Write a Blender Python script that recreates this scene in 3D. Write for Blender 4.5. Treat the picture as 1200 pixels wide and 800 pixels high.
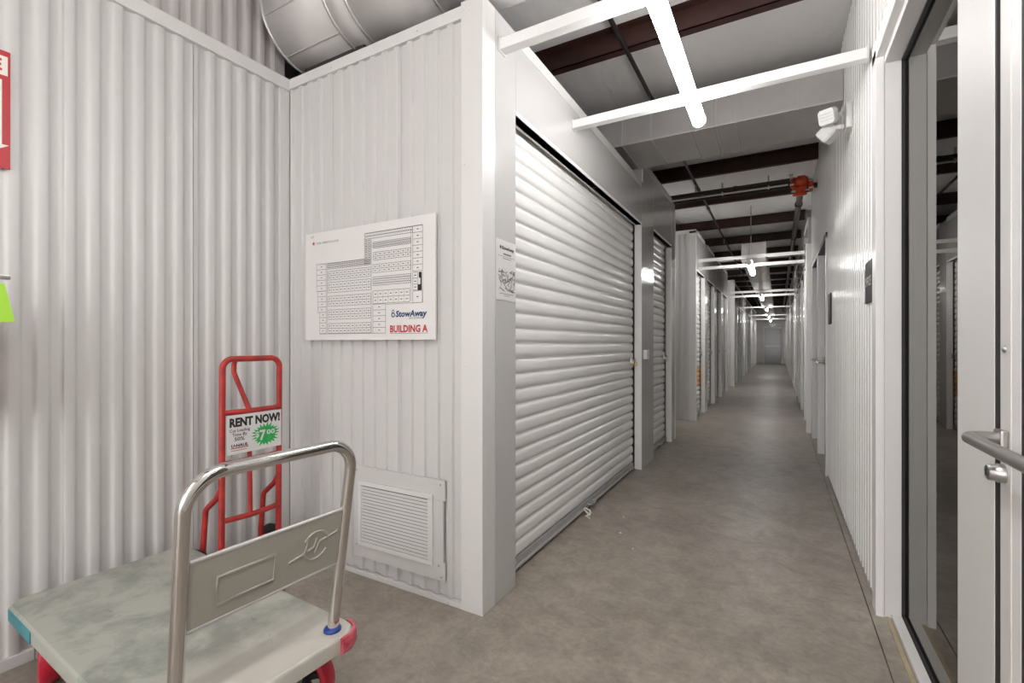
import bpy, math, random
from mathutils import Vector, Matrix
random.seed(7)
for o in list(bpy.data.objects): bpy.data.objects.remove(o, do_unlink=True)
scene = bpy.context.scene
COL = scene.collection
R = math.radians

# ------------------------------------------------------------------ camera
cam = bpy.data.cameras.new('camera'); cam_ob = bpy.data.objects.new('camera', cam); COL.objects.link(cam_ob)
cam.sensor_width = 36.0; cam.lens = 553.0 / 1200.0 * 36.0; cam.shift_y = 2.0 / 1200.0
cam.clip_start = 0.02; cam.clip_end = 200
cam_ob.location = (0, 0, 1.2); cam_ob.rotation_euler = (R(90), 0, R(29.4315))
scene.camera = cam_ob

# ------------------------------------------------------------------ daylight (comes in through the open loading side behind the camera)
world = bpy.data.worlds.new('world'); scene.world = world; world.use_nodes = True
bg = world.node_tree.nodes['Background']; bg.inputs[0].default_value = (1.0, 0.985, 0.975, 1); bg.inputs[1].default_value = 2.4
TUBE_NEAR = 14.0; TUBE_FAR = 14.5; TUBE_FILL = 18.5
vs = scene.view_settings
vs.view_transform = 'Standard'; vs.look = 'None'; vs.exposure = 1.38; vs.gamma = 1.0; vs.use_curve_mapping = False

# ------------------------------------------------------------------ materials
def mat(name, col, rough=0.5, metal=0.0, var=0.0, vscale=4.0, bump=0.0, bscale=40.0, stretch=(1,1,1), spec=0.5, col2=None, coat=0.0, detail=6.0, rvar=0.0):
    m = bpy.data.materials.new(name); m.use_nodes = True
    nt = m.node_tree; b = nt.nodes['Principled BSDF']
    b.inputs['Base Color'].default_value = (*col, 1); b.inputs['Roughness'].default_value = rough
    b.inputs['Metallic'].default_value = metal; b.inputs['Specular IOR Level'].default_value = spec
    b.inputs['Coat Weight'].default_value = coat
    if var or bump or col2 or rvar:
        tc = nt.nodes.new('ShaderNodeTexCoord'); mp = nt.nodes.new('ShaderNodeMapping'); mp.inputs['Scale'].default_value = stretch
        nt.links.new(tc.outputs['Object'], mp.inputs[0])
    if var or col2:
        n = nt.nodes.new('ShaderNodeTexNoise'); n.inputs['Scale'].default_value = vscale; n.inputs['Detail'].default_value = detail
        n.inputs['Roughness'].default_value = 0.6
        nt.links.new(mp.outputs[0], n.inputs['Vector'])
        cr = nt.nodes.new('ShaderNodeValToRGB'); cr.color_ramp.elements[0].position = 0.3; cr.color_ramp.elements[1].position = 0.7
        c1 = tuple(c * (1 - var) for c in col); c2 = col2 if col2 else tuple(min(1, c * (1 + var)) for c in col)
        cr.color_ramp.elements[0].color = (*c1, 1); cr.color_ramp.elements[1].color = (*c2, 1)
        nt.links.new(n.outputs[0], cr.inputs[0]); nt.links.new(cr.outputs[0], b.inputs['Base Color'])
    if rvar:
        n3 = nt.nodes.new('ShaderNodeTexNoise'); n3.inputs['Scale'].default_value = vscale * 0.7
        nt.links.new(mp.outputs[0], n3.inputs['Vector'])
        mr = nt.nodes.new('ShaderNodeMapRange'); mr.inputs[3].default_value = max(0.02, rough - rvar); mr.inputs[4].default_value = rough + rvar
        nt.links.new(n3.outputs[0], mr.inputs[0]); nt.links.new(mr.outputs[0], b.inputs['Roughness'])
    if bump:
        n2 = nt.nodes.new('ShaderNodeTexNoise'); n2.inputs['Scale'].default_value = bscale; n2.inputs['Detail'].default_value = 4
        nt.links.new(mp.outputs[0], n2.inputs['Vector'])
        bp = nt.nodes.new('ShaderNodeBump'); bp.inputs['Strength'].default_value = bump; bp.inputs['Distance'].default_value = 0.02
        nt.links.new(n2.outputs[0], bp.inputs['Height']); nt.links.new(bp.outputs[0], b.inputs['Normal'])
    return m
def emit(name, col, s):
    m = bpy.data.materials.new(name); m.use_nodes = True; b = m.node_tree.nodes['Principled BSDF']
    b.inputs['Base Color'].default_value = (.9, .9, .9, 1); b.inputs['Emission Color'].default_value = (*col, 1); b.inputs['Emission Strength'].default_value = s
    return m
M = {}
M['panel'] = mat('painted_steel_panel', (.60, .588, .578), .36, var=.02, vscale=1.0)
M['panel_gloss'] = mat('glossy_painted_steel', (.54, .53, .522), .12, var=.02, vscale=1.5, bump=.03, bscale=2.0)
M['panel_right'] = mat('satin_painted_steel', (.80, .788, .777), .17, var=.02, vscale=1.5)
M['upper'] = mat('galvanised_upper_panel', (.50, .47, .46), .35, var=.05, vscale=2)
M['trim'] = mat('white_trim', (.68, .667, .657), .35, var=.02, vscale=2)
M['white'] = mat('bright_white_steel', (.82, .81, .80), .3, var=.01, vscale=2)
M['slat'] = mat('roller_slat_white', (.84, .83, .815), .22, var=.03, vscale=3, bump=.03, bscale=6)
M['orange'] = mat('orange_slat', (.72, .33, .08), .35, var=.1, vscale=6)  # reflection of something orange, painted onto one door's lower slats
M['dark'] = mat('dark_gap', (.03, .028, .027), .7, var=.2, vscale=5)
M['core'] = mat('wall_core', (.42, .41, .40), .8, var=.05)
M['brown'] = mat('red_oxide_steel', (.040, .013, .009), .55, var=.35, vscale=5, bump=.03)
M['pipe'] = mat('black_pipe', (.016, .013, .012), .45, var=.3, vscale=6, spec=.35)
M['redfit'] = mat('orange_red_fitting', (.60, .065, .018), .35, var=.2, vscale=10)
M['insul'] = mat('vinyl_insulation', (.92, .905, .895), .40, var=.03, vscale=1.2, bump=1.0, bscale=5, stretch=(1.6, .55, 1))
M['galv'] = mat('galvanised_duct', (.55, .53, .52), .34, metal=.35, var=.1, vscale=2.5, bump=.06, bscale=4, rvar=.08)
M['galv_round'] = mat('dull_round_duct', (.60, .58, .57), .48, metal=.12, var=.08, vscale=2.5, bump=.1, bscale=5)
M['galv_lip'] = mat('galvanised_lip', (.62, .60, .59), .35, metal=.5, var=.05)
M['chrome'] = mat('chrome', (.62, .60, .58), .09, metal=1.0, rvar=.05, vscale=12)
M['steel'] = mat('zinc_steel', (.45, .44, .43), .3, metal=.9, var=.1, vscale=20)
M['alu'] = mat('white_aluminium', (.71, .70, .685), .36, var=.015, vscale=2)
M['alu_sh'] = mat('grey_aluminium', (.40, .395, .385), .4, var=.03, vscale=2)
M['satin'] = mat('satin_handle_metal', (.40, .385, .365), .35, metal=.85, var=.05, vscale=9)
M['gold'] = mat('brass', (.52, .36, .10), .3, metal=.9, var=.1, vscale=30)
M['red'] = mat('hand_truck_red', (.38, .026, .022), .42, var=.35, vscale=14, bump=.04)
M['signred'] = mat('sign_red', (.47, .022, .03), .4, var=.03)
M['cream'] = mat('sign_cream', (.80, .78, .70), .5, var=.02)
M['paper'] = mat('sign_white', (.72, .70, .69), .4, var=.01)
M['ink'] = mat('black_ink', (.012, .012, .013), .5, var=.1)
M['greyink'] = mat('grey_ink', (.16, .155, .155), .5, var=.1)
M['blue'] = mat('navy_ink', (.010, .045, .14), .5, var=.1)
M['green'] = mat('starburst_green', (.03, .40, .10), .45, var=.25, vscale=30)
M['lime'] = mat('lime_tag', (.42, .78, .06), .5, var=.1)
M['rubber'] = mat('black_rubber', (.018, .017, .017), .6, var=.3, vscale=10)
M['greyrub'] = mat('grey_rubber', (.17, .17, .165), .6, var=.3, vscale=12)
M['wheelred'] = mat('red_polyurethane', (.50, .012, .035), .4, var=.15, vscale=10)
M['bumper'] = mat('pink_red_bumper', (.58, .03, .07), .35, var=.3, vscale=30, col2=(.74, .16, .20))
M['teal'] = mat('teal_bumper', (.045, .25, .29), .45, var=.3, vscale=12)
M['bluering'] = mat('blue_ring', (.012, .045, .26), .35, var=.1)
M['platepanel'] = mat('grey_handle_panel', (.40, .385, .335), .32, metal=.15, var=.06, vscale=3, rvar=.05)
M['plastic'] = mat('white_plastic', (.80, .79, .775), .4, var=.02)
M['lens'] = mat('lamp_lens', (.85, .85, .84), .25, var=.03)
M['steeldoor'] = mat('painted_steel_door', (.30, .295, .29), .14, var=.03, vscale=2, bump=.03, bscale=2)
M['blackplate'] = mat('black_plaque', (.022, .022, .023), .45, var=.1, spec=.3)
M['sealant'] = mat('tan_sealant', (.42, .36, .24), .7, var=.1, vscale=20)
M['tube_near'] = emit('lamp_tube', (1, .985, .97), TUBE_NEAR)
M['tube_far'] = emit('lamp_tube_far', (1, .985, .965), TUBE_FAR)
M['tube_lobby'] = emit('lamp_tube_lobby', (1, .985, .97), TUBE_FILL)

def glass_mat():                               # tinted glazing with a reflective solar film
    m = bpy.data.materials.new('film_glazing'); m.use_nodes = True; nt = m.node_tree; nt.nodes.remove(nt.nodes['Principled BSDF'])
    out = nt.nodes['Material Output']; g = nt.nodes.new('ShaderNodeBsdfGlossy'); g.inputs['Color'].default_value = (.80, .78, .765, 1); g.inputs['Roughness'].default_value = .01
    t = nt.nodes.new('ShaderNodeBsdfTransparent'); t.inputs['Color'].default_value = (.35, .35, .36, 1)
    mx = nt.nodes.new('ShaderNodeMixShader'); lw = nt.nodes.new('ShaderNodeFresnel'); lw.inputs['IOR'].default_value = 3.6
    nt.links.new(lw.outputs[0], mx.inputs[0]); nt.links.new(t.outputs[0], mx.inputs[1]); nt.links.new(g.outputs[0], mx.inputs[2]); nt.links.new(mx.outputs[0], out.inputs[0])
    return m
M['glass'] = glass_mat()

def concrete():
    m = bpy.data.materials.new('sealed_concrete'); m.use_nodes = True; nt = m.node_tree; b = nt.nodes['Principled BSDF']
    tc = nt.nodes.new('ShaderNodeTexCoord')
    def noise(sc, det, rough=.6, dist=0.0):
        n = nt.nodes.new('ShaderNodeTexNoise'); n.inputs['Scale'].default_value = sc; n.inputs['Detail'].default_value = det
        n.inputs['Roughness'].default_value = rough; n.inputs['Distortion'].default_value = dist
        nt.links.new(tc.outputs['Object'], n.inputs['Vector']); return n
    def ramp(src, p0, c0, p1, c1):
        r = nt.nodes.new('ShaderNodeValToRGB'); r.color_ramp.elements[0].position = p0; r.color_ramp.elements[1].position = p1
        r.color_ramp.elements[0].color = (*c0, 1); r.color_ramp.elements[1].color = (*c1, 1); nt.links.new(src.outputs[0], r.inputs[0]); return r
    def mul(a, bb, f=1.0):
        x = nt.nodes.new('ShaderNodeMix'); x.data_type = 'RGBA'; x.blend_type = 'MULTIPLY'; x.inputs[0].default_value = f
        nt.links.new(a.outputs[0 if a.bl_idname != 'ShaderNodeMix' else 2], x.inputs[6]); nt.links.new(bb.outputs[0], x.inputs[7]); return x
    base = ramp(noise(1.1, 8, .65, .4), .30, (.285, .250, .213), .72, (.430, .383, .330))
    mid = ramp(noise(8.0, 10, .72, .5), .34, (.68, .67, .66), .62, (1.07, 1.06, 1.05))
    fine = ramp(noise(38, 5, .7), .38, (.80, .79, .78), .60, (1.03, 1.03, 1.02))
    sp = ramp(noise(85, 2, .5), .70, (1, 1, 1), .77, (.55, .54, .53))
    x = mul(mul(mul(base, mid, .85), fine, .7), sp, .8)
    nt.links.new(x.outputs[2], b.inputs['Base Color'])
    rr = nt.nodes.new('ShaderNodeMapRange'); rr.inputs[3].default_value = .26; rr.inputs[4].default_value = .52
    nt.links.new(noise(2.4, 6).outputs[0], rr.inputs[0]); nt.links.new(rr.outputs[0], b.inputs['Roughness'])
    bp = nt.nodes.new('ShaderNodeBump'); bp.inputs['Strength'].default_value = .12; bp.inputs['Distance'].default_value = .01
    nt.links.new(noise(22, 6).outputs[0], bp.inputs['Height']); nt.links.new(bp.outputs[0], b.inputs['Normal'])
    return m
M['concrete'] = concrete()

def deckmat():
    m = bpy.data.materials.new('worn_deck_steel'); m.use_nodes = True; nt = m.node_tree; b = nt.nodes['Principled BSDF']
    tc = nt.nodes.new('ShaderNodeTexCoord')
    def noise(sc, det, dist=0.0):
        n = nt.nodes.new('ShaderNodeTexNoise'); n.inputs['Scale'].default_value = sc; n.inputs['Detail'].default_value = det
        n.inputs['Roughness'].default_value = .65; n.inputs['Distortion'].default_value = dist
        nt.links.new(tc.outputs['Object'], n.inputs['Vector']); return n
    # grey-green paint, cleaner towards the handle end where the load does not scuff it
    sep = nt.nodes.new('ShaderNodeSeparateXYZ'); nt.links.new(tc.outputs['Object'], sep.inputs[0])
    wear = nt.nodes.new('ShaderNodeMapRange'); wear.inputs[1].default_value = .28; wear.inputs[2].default_value = .5
    nt.links.new(sep.outputs[0], wear.inputs[0])
    mixp = nt.nodes.new('ShaderNodeMix'); mixp.data_type = 'RGBA'
    mixp.inputs[6].default_value = (.43, .44, .385, 1); mixp.inputs[7].default_value = (.58, .555, .50, 1)
    nt.links.new(wear.outputs[0], mixp.inputs[0])
    r1 = nt.nodes.new('ShaderNodeValToRGB'); r1.color_ramp.elements[0].position = .40; r1.color_ramp.elements[1].position = .54
    r1.color_ramp.elements[0].color = (.66, .68, .68, 1); r1.color_ramp.elements[1].color = (1, 1, 1, 1)
    nt.links.new(noise(5.5, 11, .3).outputs[0], r1.inputs[0])
    x = nt.nodes.new('ShaderNodeMix'); x.data_type = 'RGBA'; x.blend_type = 'MULTIPLY'
    inv = nt.nodes.new('ShaderNodeMath'); inv.operation = 'SUBTRACT'; inv.inputs[0].default_value = 1.0; nt.links.new(wear.outputs[0], inv.inputs[1])
    nt.links.new(inv.outputs[0], x.inputs[0]); nt.links.new(mixp.outputs[2], x.inputs[6]); nt.links.new(r1.outputs[0], x.inputs[7])
    r2 = nt.nodes.new('ShaderNodeValToRGB'); r2.color_ramp.elements[0].position = .66; r2.color_ramp.elements[1].position = .70
    r2.color_ramp.elements[0].color = (1, 1, 1, 1); r2.color_ramp.elements[1].color = (.35, .28, .22, 1)
    nt.links.new(noise(9, 5, .8).outputs[0], r2.inputs[0])
    y = nt.nodes.new('ShaderNodeMix'); y.data_type = 'RGBA'; y.blend_type = 'MULTIPLY'; y.inputs[0].default_value = .5
    nt.links.new(x.outputs[2], y.inputs[6]); nt.links.new(r2.outputs[0], y.inputs[7])
    nt.links.new(y.outputs[2], b.inputs['Base Color']); b.inputs['Roughness'].default_value = .36; b.inputs['Metallic'].default_value = .15
    return m
M['deck'] = deckmat()

# ------------------------------------------------------------------ helpers
def tag(o, label=None, cat=None, group=None, kind=None):
    if label: o['label'] = label
    if cat: o['category'] = cat
    if group: o['group'] = group
    if kind: o['kind'] = kind
    return o
def thing(name, loc, label, cat, rz=0, group=None, kind=None):
    o = bpy.data.objects.new(name, None); COL.objects.link(o); o.location = loc; o.rotation_euler = (0, 0, rz); o.empty_display_size = .1
    return tag(o, label, cat, group, kind)
def fillet(pts, r, n=6):
    pts = [Vector(p) for p in pts]; out = [pts[0]]
    for i in range(1, len(pts) - 1):
        a, b, c = pts[i-1], pts[i], pts[i+1]
        u, v = (a - b).normalized(), (c - b).normalized(); ang = u.angle(v)
        if abs(ang - math.pi) < .02: out.append(b); continue
        t = min(r / math.tan(ang / 2), (a - b).length * .49, (c - b).length * .49); rr = t * math.tan(ang / 2)
        ctr = b + (u + v).normalized() * (rr / math.sin(ang / 2)); p0, p1 = b + u * t, b + v * t
        e0, e1 = (p0 - ctr).normalized(), (p1 - ctr).normalized(); tot = e0.angle(e1); ax = e0.cross(e1).normalized()
        for k in range(n + 1): out.append(ctr + (Matrix.Rotation(tot * k / n, 3, ax) @ e0) * rr)
    out.append(pts[-1]); return out
class MB:
    def __init__(s): s.v = []; s.f = []; s.sm = []
    def add(s, vs_, fs, smooth=False):
        o = len(s.v); s.v += [tuple(v) for v in vs_]; s.f += [tuple(i + o for i in f) for f in fs]; s.sm += [smooth] * len(fs); return s
    def box(s, a, b):
        x0, y0, z0 = [min(p, q) for p, q in zip(a, b)]; x1, y1, z1 = [max(p, q) for p, q in zip(a, b)]
        return s.add([(x0,y0,z0),(x1,y0,z0),(x1,y1,z0),(x0,y1,z0),(x0,y0,z1),(x1,y0,z1),(x1,y1,z1),(x0,y1,z1)],
                     [(0,3,2,1),(4,5,6,7),(0,1,5,4),(1,2,6,5),(2,3,7,6),(3,0,4,7)])
    def bbox(s, a, b, r):                       # box with chamfered edges
        x0, y0, z0 = [min(p, q) for p, q in zip(a, b)]; x1, y1, z1 = [max(p, q) for p, q in zip(a, b)]
        r = min(r, (x1-x0)*.45, (y1-y0)*.45, (z1-z0)*.45)
        import bmesh
        bm = bmesh.new(); bmesh.ops.create_cube(bm, size=1)
        for v in bm.verts: v.co = Vector(((x0+x1)/2 + v.co.x*(x1-x0), (y0+y1)/2 + v.co.y*(y1-y0), (z0+z1)/2 + v.co.z*(z1-z0)))
        bmesh.ops.bevel(bm, geom=list(bm.edges), offset=r, segments=2, affect='EDGES', profile=.7)
        bm.verts.index_update(); s.add([v.co[:] for v in bm.verts], [[v.index for v in f.verts] for f in bm.faces]); bm.free(); return s
    def tube(s, pts, r, n=12, closed=False, caps=True):
        pts = [Vector(p) for p in pts]; m = len(pts); T = []
        for i in range(m):
            a = pts[(i-1) % m] if (closed or i) else pts[0]; b = pts[(i+1) % m] if (closed or i < m-1) else pts[-1]
            T.append((b - a).normalized())
        up = Vector((0,0,1)) if abs(T[0].z) < .9 else Vector((1,0,0)); nn = T[0].cross(up).normalized(); rings = []
        for i in range(m):
            if i: nn = (T[i-1].rotation_difference(T[i]) @ nn); nn = (nn - T[i] * nn.dot(T[i])).normalized()
            bb = T[i].cross(nn); rr = r[i] if isinstance(r, (list, tuple)) else r
            rings.append([pts[i] + (nn*math.cos(2*math.pi*k/n) + bb*math.sin(2*math.pi*k/n))*rr for k in range(n)])
        vs_ = [p for q in rings for p in q]; fs = []
        for i in range(m if closed else m-1):
            j = (i+1) % m
            for k in range(n): fs.append((i*n+k, i*n+(k+1) % n, j*n+(k+1) % n, j*n+k))
        s.add(vs_, fs, True)
        if caps and not closed:
            s.add(rings[0], [tuple(range(n))[::-1]]); s.add(rings[-1], [tuple(range(n))])
        return s
    def cyl(s, a, b, r, n=20, r2=None):
        return s.tube([a, b], [r, r if r2 is None else r2], n)
    def lathe(s, c, axis, prof, n=28, cap=True):          # prof: (radius, along)
        c = Vector(c); ax = Vector(axis).normalized(); up = Vector((0,0,1)) if abs(ax.z) < .9 else Vector((1,0,0))
        e = ax.cross(up).normalized(); g = ax.cross(e); m = len(prof)
        vs_ = [c + ax*h + (e*math.cos(2*math.pi*k/n) + g*math.sin(2*math.pi*k/n))*r for r, h in prof for k in range(n)]
        fs = [(i*n+k, i*n+(k+1) % n, (i+1)*n+(k+1) % n, (i+1)*n+k) for i in range(m-1) for k in range(n)]
        s.add(vs_, fs, True)
        if cap: s.add(vs_[:n], [tuple(range(n))]); s.add(vs_[-n:], [tuple(range(n))[::-1]])
        return s
    def prism(s, poly, z0, z1, fn=lambda x, y, z: (x, y, z)):
        n = len(poly); vs_ = [fn(x, y, z0) for x, y in poly] + [fn(x, y, z1) for x, y in poly]
        return s.add(vs_, [tuple(range(n))[::-1], tuple(range(n, 2*n))] + [(i, (i+1) % n, n+(i+1) % n, n+i) for i in range(n)])
    def strip(s, prof, fn, a, b, smooth=True):  # open profile [(u,w)] swept from a to b; fn(u,w,t)->xyz
        n = len(prof); vs_ = [fn(u, w, a) for u, w in prof] + [fn(u, w, b) for u, w in prof]
        return s.add(vs_, [(i, i+1, n+i+1, n+i) for i in range(n-1)], smooth)
    def build(s, name, m, parent=None, local=False, label=None):
        off = Vector((0,0,0))
        if parent and not local:
            off = Vector(parent.location)
            if parent.parent: off = off + Vector(parent.parent.location)
        me = bpy.data.meshes.new(name); me.from_pydata([tuple(Vector(v) - off) for v in s.v], [], s.f)
        me.materials.append(M[m] if isinstance(m, str) else m); me.polygons.foreach_set('use_smooth', s.sm); me.update()
        o = bpy.data.objects.new(name, me); COL.objects.link(o)
        if parent: o.parent = parent
        if label: o['label'] = label
        return o
def recalc(o):
    import bmesh
    bm = bmesh.new(); bm.from_mesh(o.data); bmesh.ops.recalc_face_normals(bm, faces=bm.faces); bm.to_mesh(o.data); bm.free(); return o
def smooth_angle(o, deg=35):
    o.data.polygons.foreach_set('use_smooth', [True]*len(o.data.polygons)); o.data.set_sharp_from_angle(angle=R(deg)); return o
def text_mb(txt, size, origin, right, up, bold=0.0, align='LEFT', width=None, thick=.0006, shear=0.0, height=None):
    """lettering as thin solid glyphs; origin = baseline start, right/up = directions in the place"""
    cu = bpy.data.curves.new('lettering', 'FONT'); cu.body = txt; cu.size = 1.0; cu.offset = bold; cu.align_x = 'LEFT'; cu.shear = shear; cu.resolution_u = 2
    cu.extrude = 0.0
    ob = bpy.data.objects.new('lettering', cu); COL.objects.link(ob)
    bpy.context.view_layer.update(); dg = bpy.context.evaluated_depsgraph_get(); me = ob.evaluated_get(dg).to_mesh()
    V = [v.co.copy() for v in me.vertices]; Fs = [tuple(p.vertices) for p in me.polygons]
    ob.evaluated_get(dg).to_mesh_clear(); bpy.data.objects.remove(ob); bpy.data.curves.remove(cu)
    x0 = min(v.x for v in V); x1 = max(v.x for v in V); y1 = max(v.y for v in V); y0 = min(0, min(v.y for v in V))
    sx = sy = size
    if width: sx = width / (x1 - x0)
    if height: sy = height / y1
    elif width: sy = sx if size is None else size
    W = (x1 - x0) * sx; dx = {'LEFT': 0, 'CENTER': -W/2, 'RIGHT': -W}[align]
    o_, r_, u_ = Vector(origin), Vector(right).normalized(), Vector(up).normalized(); nrm = r_.cross(u_)
    mb = MB(); mb.add([o_ + r_*((v.x-x0)*sx + dx) + u_*(v.y*sy) + nrm*thick for v in V], Fs); return mb
def flat(mb, poly, o_, r_, u_, thick=.0005):
    o_, r_, u_ = Vector(o_), Vector(r_), Vector(u_); nrm = r_.cross(u_)
    return mb.add([o_ + r_*x + u_*y + nrm*thick for x, y in poly], [tuple(range(len(poly)))])
def seg(mb, p, q, w, o_, r_, u_, thick=.0005):
    d = Vector((q[0]-p[0], q[1]-p[1])); n = Vector((-d.y, d.x)).normalized() * w/2
    return flat(mb, [(p[0]-n.x, p[1]-n.y), (q[0]-n.x, q[1]-n.y), (q[0]+n.x, q[1]+n.y), (p[0]+n.x, p[1]+n.y)], o_, r_, u_, thick)

RIB = [(0,0),(.10,0),(.22,0),(.28,.12),(.34,.5),(.40,.88),(.46,1),(.60,1),(.74,1),(.80,.88),(.86,.5),(.92,.12)]
RIB_SHARP = [(0, 0), (.40, 0), (.48, 1), (.82, 1), (.90, 0)]
def corr(p0, p1, z0, z1, nrm, pitch=.0805, depth=.013, phase=0.0, rib=None, smooth=True):
    """one corrugated sheet between plan points p0 and p1, ribs raised along nrm"""
    p0, p1, nrm = Vector((*p0, 0)), Vector((*p1, 0)), Vector((*nrm, 0)); L = (p1 - p0).length; d = (p1 - p0).normalized()
    pr = [(0, 0)]; k = math.floor(-phase/pitch) - 1
    while k*pitch + phase < L:
        for t, w in (rib or RIB):
            sx = k*pitch + phase + t*pitch
            if 0.0005 < sx < L - .0005: pr.append((sx, w*depth))
        k += 1
    def hgt(x):                              # exact rib height where a sheet is cut
        t = ((x - phase)/pitch) % 1.0; q = list(rib or RIB) + [(1.0, 0)]
        for (t0, w0), (t1, w1) in zip(q[:-1], q[1:]):
            if t0 <= t <= t1: return (w0 + (w1-w0)*(t-t0)/(t1-t0))*depth
        return 0.0
    pr[0] = (0, hgt(0)); pr.append((L, hgt(L)))
    mb = MB(); mb.strip(pr, lambda u, w, t: tuple(p0 + d*u + nrm*w + Vector((0,0,t))), z0, z1, smooth)
    mb.strip([(u, w-.004) for u, w in pr], lambda u, w, t: tuple(p0 + d*u + nrm*w + Vector((0,0,t))), z1, z0)
    return mb

XL, XR, XW, YB = -1.13, .39, -2.468, 1.745
# ================================================================== STRUCTURE
# ---- floor: two slabs with the sawn joint along the right wall
fl = MB(); fl.box((-9, -7, -.12), (.3535, 33, 0)); fl.box((.3575, -7, -.12), (4.5, 33, 0)); fl.box((.35, -7, -.14), (.36, 33, -.02))
tag(fl.build('floor', 'concrete'), 'brown-grey sealed concrete floor with a sawn joint beside the right wall', 'floor', kind='structure')
# small white paint spots and cracks dropped on the slab
# ---- roof
rf = thing('ceiling', (0, 0, 3.30), 'white vinyl-faced insulation under the metal roof', 'ceiling', kind='structure')
py = [-5.9, -4.4, -2.9, -1.4, .1, 1.6, 3.12, 4.55, 5.95, 7.2, 8.8, 10.3, 11.9]
while py[-1] < 31: py.append(py[-1] + 1.55)
edges = [-7] + [p + .03 for p in py] + [33]
for a, b in zip(edges[:-1], edges[1:]):          # a blanket of insulation sags a little between each pair of purlins
    mb = MB(); n = 8; pr = [(a + (b-a)*i/n, -.035*math.sin(math.pi*i/n)) for i in range(n+1)]
    mb.strip(pr, lambda u, w, t: (t, u, 3.315 + w), -9, 4.5); mb.strip(pr, lambda u, w, t: (t, u, 3.345 + w), 4.5, -9)
    mb.build('insulation_blanket', 'insul', rf)
MB().box((-9, -7, 3.36), (4.5, 33, 3.42)).build('roof_deck', 'core', rf)
for i, y in enumerate(py):
    mb = MB(); z = 3.17
    mb.box((-8.9, y, z), (.372 if y > 2.7 else 4.4, y+.006, 3.31)); mb.box((-8.9, y, z), (.372 if y > 2.7 else 4.4, y+.065, z+.006)); mb.box((-8.9, y-.06, 3.30), (.372 if y > 2.7 else 4.4, y, 3.306))
    o = mb.build('roof_purlin', 'brown')
    tag(o, {3.12: 'dark red-brown purlin behind the near strip light', 4.55: 'dark red-brown purlin right above the rectangular duct', 5.95: 'dark red-brown purlin just past the rectangular duct', 7.2: 'dark red-brown purlin just behind the red valve',
            8.8: 'second dark red-brown purlin past the red valve', 10.3: 'third dark red-brown purlin past the red valve', 11.9: 'fourth dark red-brown purlin past the red valve'}.get(y, 'distant dark red-brown purlin under the far roof' if y > 3 else 'dark red-brown purlin over the lobby behind the viewer'), 'beam', 'roof purlins', 'structure')
# ---- outer shell that keeps daylight to the open loading side
sh = thing('wall_outer', (-8.9, 0, 0), 'plain outer building wall hidden behind the storage units', 'wall', kind='structure')
MB().box((-9, -7, 0), (-8.9, 33, 3.36)).build('wall_sheet', 'core', sh)
MB().box((-9, 32.9, 0), (4.5, 33, 3.36)).build('wall_sheet', 'core', sh)
MB().box((4.4, -7, 0), (4.5, 33, 3.36)).build('wall_sheet', 'core', sh)
MB().box((-9, -5.1, 0), (-2.5, -5.0, 3.36)).build('wall_sheet', 'core', sh)
MB().box((.5, -5.1, 0), (4.5, -5.0, 3.36)).build('wall_sheet', 'core', sh)

# ---- left wall: corrugated liner with trims, taller sheets above
wl = thing('wall_left', (XW, -1.6, 0), 'white corrugated steel wall on the left behind the carts', 'wall', kind='structure')
MB().box((-2.60, -5, 0), (-2.492, 1.80, 2.66)).build('wall_core', 'core', wl)
ys = [.757 + .4785*k for k in range(-12, 2)] + [1.700]
for a, b in zip(ys[:-1], ys[1:]):
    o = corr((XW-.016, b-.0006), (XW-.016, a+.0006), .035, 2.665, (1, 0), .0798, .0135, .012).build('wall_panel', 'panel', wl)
mb = MB(); mb.bbox((XW-.03, 1.69, .0), (XW+.0, 1.752, 2.68), .003); mb.build('corner_trim', 'trim', wl)
MB().bbox((XW-.03, -5, 2.655), (XW+.012, YB, 2.722), .004).build('top_trim', 'trim', wl)
MB().bbox((XW-.03, -5, .0), (XW+.010, 1.70, .042), .003).build('base_trim', 'trim', wl)
up = thing('wall_upper', (-2.55, -1.6, 2.6), 'grey corrugated steel above the white left wall', 'wall', kind='structure')
ys = [1.257 + .4785*k for k in range(-12, 1)] + [1.70]
for a, b in zip(ys[:-1], ys[1:]):
    corr((-2.555, b-.001), (-2.555, a+.001), 2.60, 3.31, (1, 0), .0798, .016, .02).build('wall_panel', 'upper', up)
MB().bbox((-2.57, 1.70, 2.6), (-2.535, 1.765, 3.31), .003).build('corner_trim', 'upper', up)

# ---- wall with the site map (faces the camera)
wb = thing('wall_back', (-1.8, YB, 0), 'white ribbed steel wall carrying the site map and the louvred vent', 'wall', kind='structure')
MB().box((-2.46, YB+.022, 0), (-1.20, YB+.09, 2.70)).build('wall_core', 'core', wb)
xs = [-2.462, -2.113, -1.619, -1.238]
for a, b in zip(xs[:-1], xs[1:]):
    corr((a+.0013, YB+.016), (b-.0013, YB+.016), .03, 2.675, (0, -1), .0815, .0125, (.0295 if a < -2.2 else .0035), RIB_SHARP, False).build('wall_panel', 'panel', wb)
MB().bbox((-2.466, YB-.004, 2.665), (-1.20, YB+.03, 2.722), .003).build('top_trim', 'trim', wb)
MB().bbox((-2.462, YB-.004, .0), (-1.245, YB+.03, .026), .003).build('base_trim', 'trim', wb)
MB().bbox((-1.246, YB-.006, 0), (XL, YB+.03, 2.735), .003).build('corner_flashing', 'trim', wb)
MB().bbox((XL-.03, YB+.0302, 0), (XL-.0005, 1.845, 2.735), .002).build('corner_flashing', 'trim', wb)
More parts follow.
